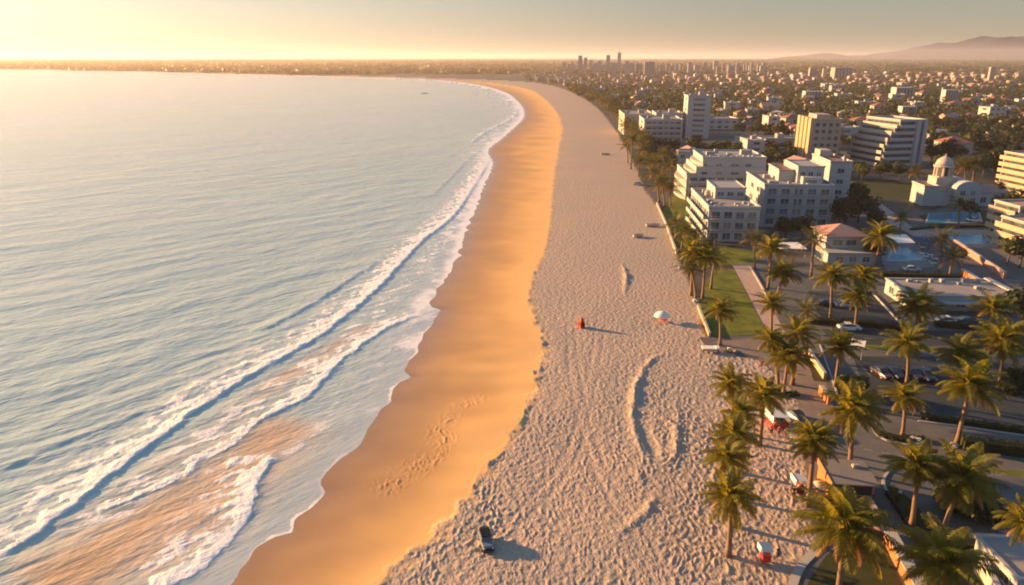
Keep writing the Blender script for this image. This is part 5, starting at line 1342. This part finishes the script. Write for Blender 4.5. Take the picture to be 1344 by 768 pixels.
stall(1043, 651, 0, 1.5, 1.7, 2.0, .2, 'small tilted white stall beside the dense dark palm', M_CLOTH, M_MAROON, 'small_stall', .6)
x, y, z = beach(1073, 652); parasol((x, y, z), .85, 2.0, 'small cream umbrella close to the orange kiosk wall', plain('cream_canvas', (.72, .55, .38), .8, .06, 3), flat=.5)
x, y, z = beach(1004, 737); rt = empty('handcart', (x, y, z), R(8)); tag(rt, 'red handcart with tilted white canopy board at bottom edge', 'cart'); rt.scale = (.82, .82, .9)
MB().box(-.5, .55, -.5, .6, .35, 1.15).build('box_body', M_RED, rt); MB().box(-.56, .61, -.56, .66, 1.153, 1.2).build('rim', M_MAROON, rt)
V = [(-.75,-.6,1.95),(.75,-.6,1.75),(.75,.9,2.1),(-.75,.9,2.3)]; b = MB(); b.add(V + [(a, c, e + .06) for a, c, e in V], [(3,2,1,0),(4,5,6,7),(0,1,5,4),(1,2,6,5),(2,3,7,6),(3,0,4,7)]); b.box(-.80, -.753, -.6, .9, 1.6, 2.3).build('canopy', M_CLOTH, rt)
for a, c in ((-.45,-.4),(.45,-.4),(-.45,.5),(.45,.5)): MB().rev([(.03, 1.2), (.03, 1.95 + .18 * c)], 6, (a, c)).build('post', M_METAL, rt)
for sx in (-.56, .61):
    wv = MB().rev([(.30, -.03), (.34, 0), (.30, .03)], 14); o = wv.build('wheel', M_TYRE, rt); o.matrix_local = Matrix.Translation((sx, .05, .33)) @ Matrix.Rotation(R(90), 4, 'Y')
for sy in (-.42, .42): MB().tube([(sy, .6, .8), (sy, 1.0, .86)], .025, 6).build('handle', M_METAL, rt)
# kiosk
rt = empty('beach_kiosk', (37.6, 75.0, 0), R(-6)); tag(rt, 'orange walled beach kiosk with flat grey roof and maroon front', 'kiosk')
rt.scale = (1, 1, 1.2)
MB().box(0, 4.9, 0, 5.0, -.05, 2.0).build('wall', M_ORANGE, rt); ro = MB().box(-.05, 5.3, -.5, 5.2, 2.003, 2.14).build('roof', plain('kiosk_roof', (.20, .19, .19), .9, .15, 1, dirt=.3), rt)
MB().box(-.15, -.053, -.5, 5.2, 1.5, 2.2).build('fascia', M_ORANGE, rt); MB().box(.3, 4.6, -.06, .02, .9, 1.85).build('serving_hatch', M_DARK, rt); MB().box(.05, 4.85, -.08, -.003, .02, .85).build('counter_front', M_MAROON, rt); MB().box(.2, 4.7, -.4, -.083, .85, .92).build('counter', M_TRUNK, rt)
roof_units(ro, [(3.4, 3.2, .8, .7, .35)], 1.99)
# stone planter with pink top beside the boundary wall, bollard lamp, rubbish
x, y = at(1152, 700); rt = empty('stone_planter', (x, y, 0)); tag(rt, 'round pink topped planter between two orange walls', 'planter'); MB().rev([(.75, -.05), (.85, .7), (.9, .8), (.78, .82)], 18).build('pot', M_MAROON, rt); MB().rev([(.77, .825), (.5, .95), (.1, 1.0)], 18).build('gravel_top', M_PINKROOF, rt)
x, y = at(1180, 656); rt = empty('bollard_lamp', (x, y, 0)); tag(rt, 'small bollard with round cream head on the kerb', 'lamp'); MB().rev([(.12, -.05), (.09, .1), (.07, .8)], 8).build('post', M_DARK, rt); MB().rev([(.05, .8), (.2, .92), (.24, 1.08), (.18, 1.22), (.04, 1.3)], 12).build('globe', M_WHITE2, rt, True)
rr_ = random.Random(9)
for i, (px, py, lab) in enumerate([(1198, 577, 'pale boulder at palm foot on the traffic island'), (1205, 579, 'second pale boulder beside flowers on traffic island'), (1252, 586, 'pale stone at foot of the leaning palm'), (913, 396, 'pale boulder under the lawn edge palm cluster'), (893, 352, 'cream boulder at end of the sea wall'), (1012, 512, 'orange lit boulder at the dense palm clump planter')]):
    x, y = at(px, py); b = MB(); r_ = .55 + .2 * rr_.random()
    for ph in range(1): 
        bm = bmesh.new(); bmesh.ops.create_icosphere(bm, subdivisions=2, radius=r_)
        for v in bm.verts: v.co *= 1 + .18 * math.sin(v.co.x * 7 + i) * math.cos(v.co.y * 6 + 2 * i); v.co.z *= .62
        me = bpy.data.meshes.new('boulder'); bm.to_mesh(me); bm.free(); me.materials.append(M_KERB); o = link('boulder', me); o.location = (x, y, .15); tag(o, lab, 'boulder')
# umbrellas and loungers by the pool
PLX = [(1203,330),(1208,334),(1213,338),(1218,342),(1223,347),(1209,326),(1214,331),(1219,336),(1225,341)]
for i, (px, py) in enumerate(PLX):
    x, y = at(px, py); lounger((x, y, .02), R(70), M_CLOTH if i % 3 else M_BLUEC, 'white lounger on the deck right of bright blue pool' if i % 3 else 'blue lounger on the deck right of bright blue pool')['group'] = 'loungers beside the blue pool'
for i, (px, py, lab) in enumerate([(1206, 322, 'blue parasol at top of the pool deck, left'), (1216, 324, 'blue parasol at top of the pool deck, right')]):
    x, y = at(px, py); parasol((x, y, .02), 1.7, 2.4, lab, M_BLUEC)
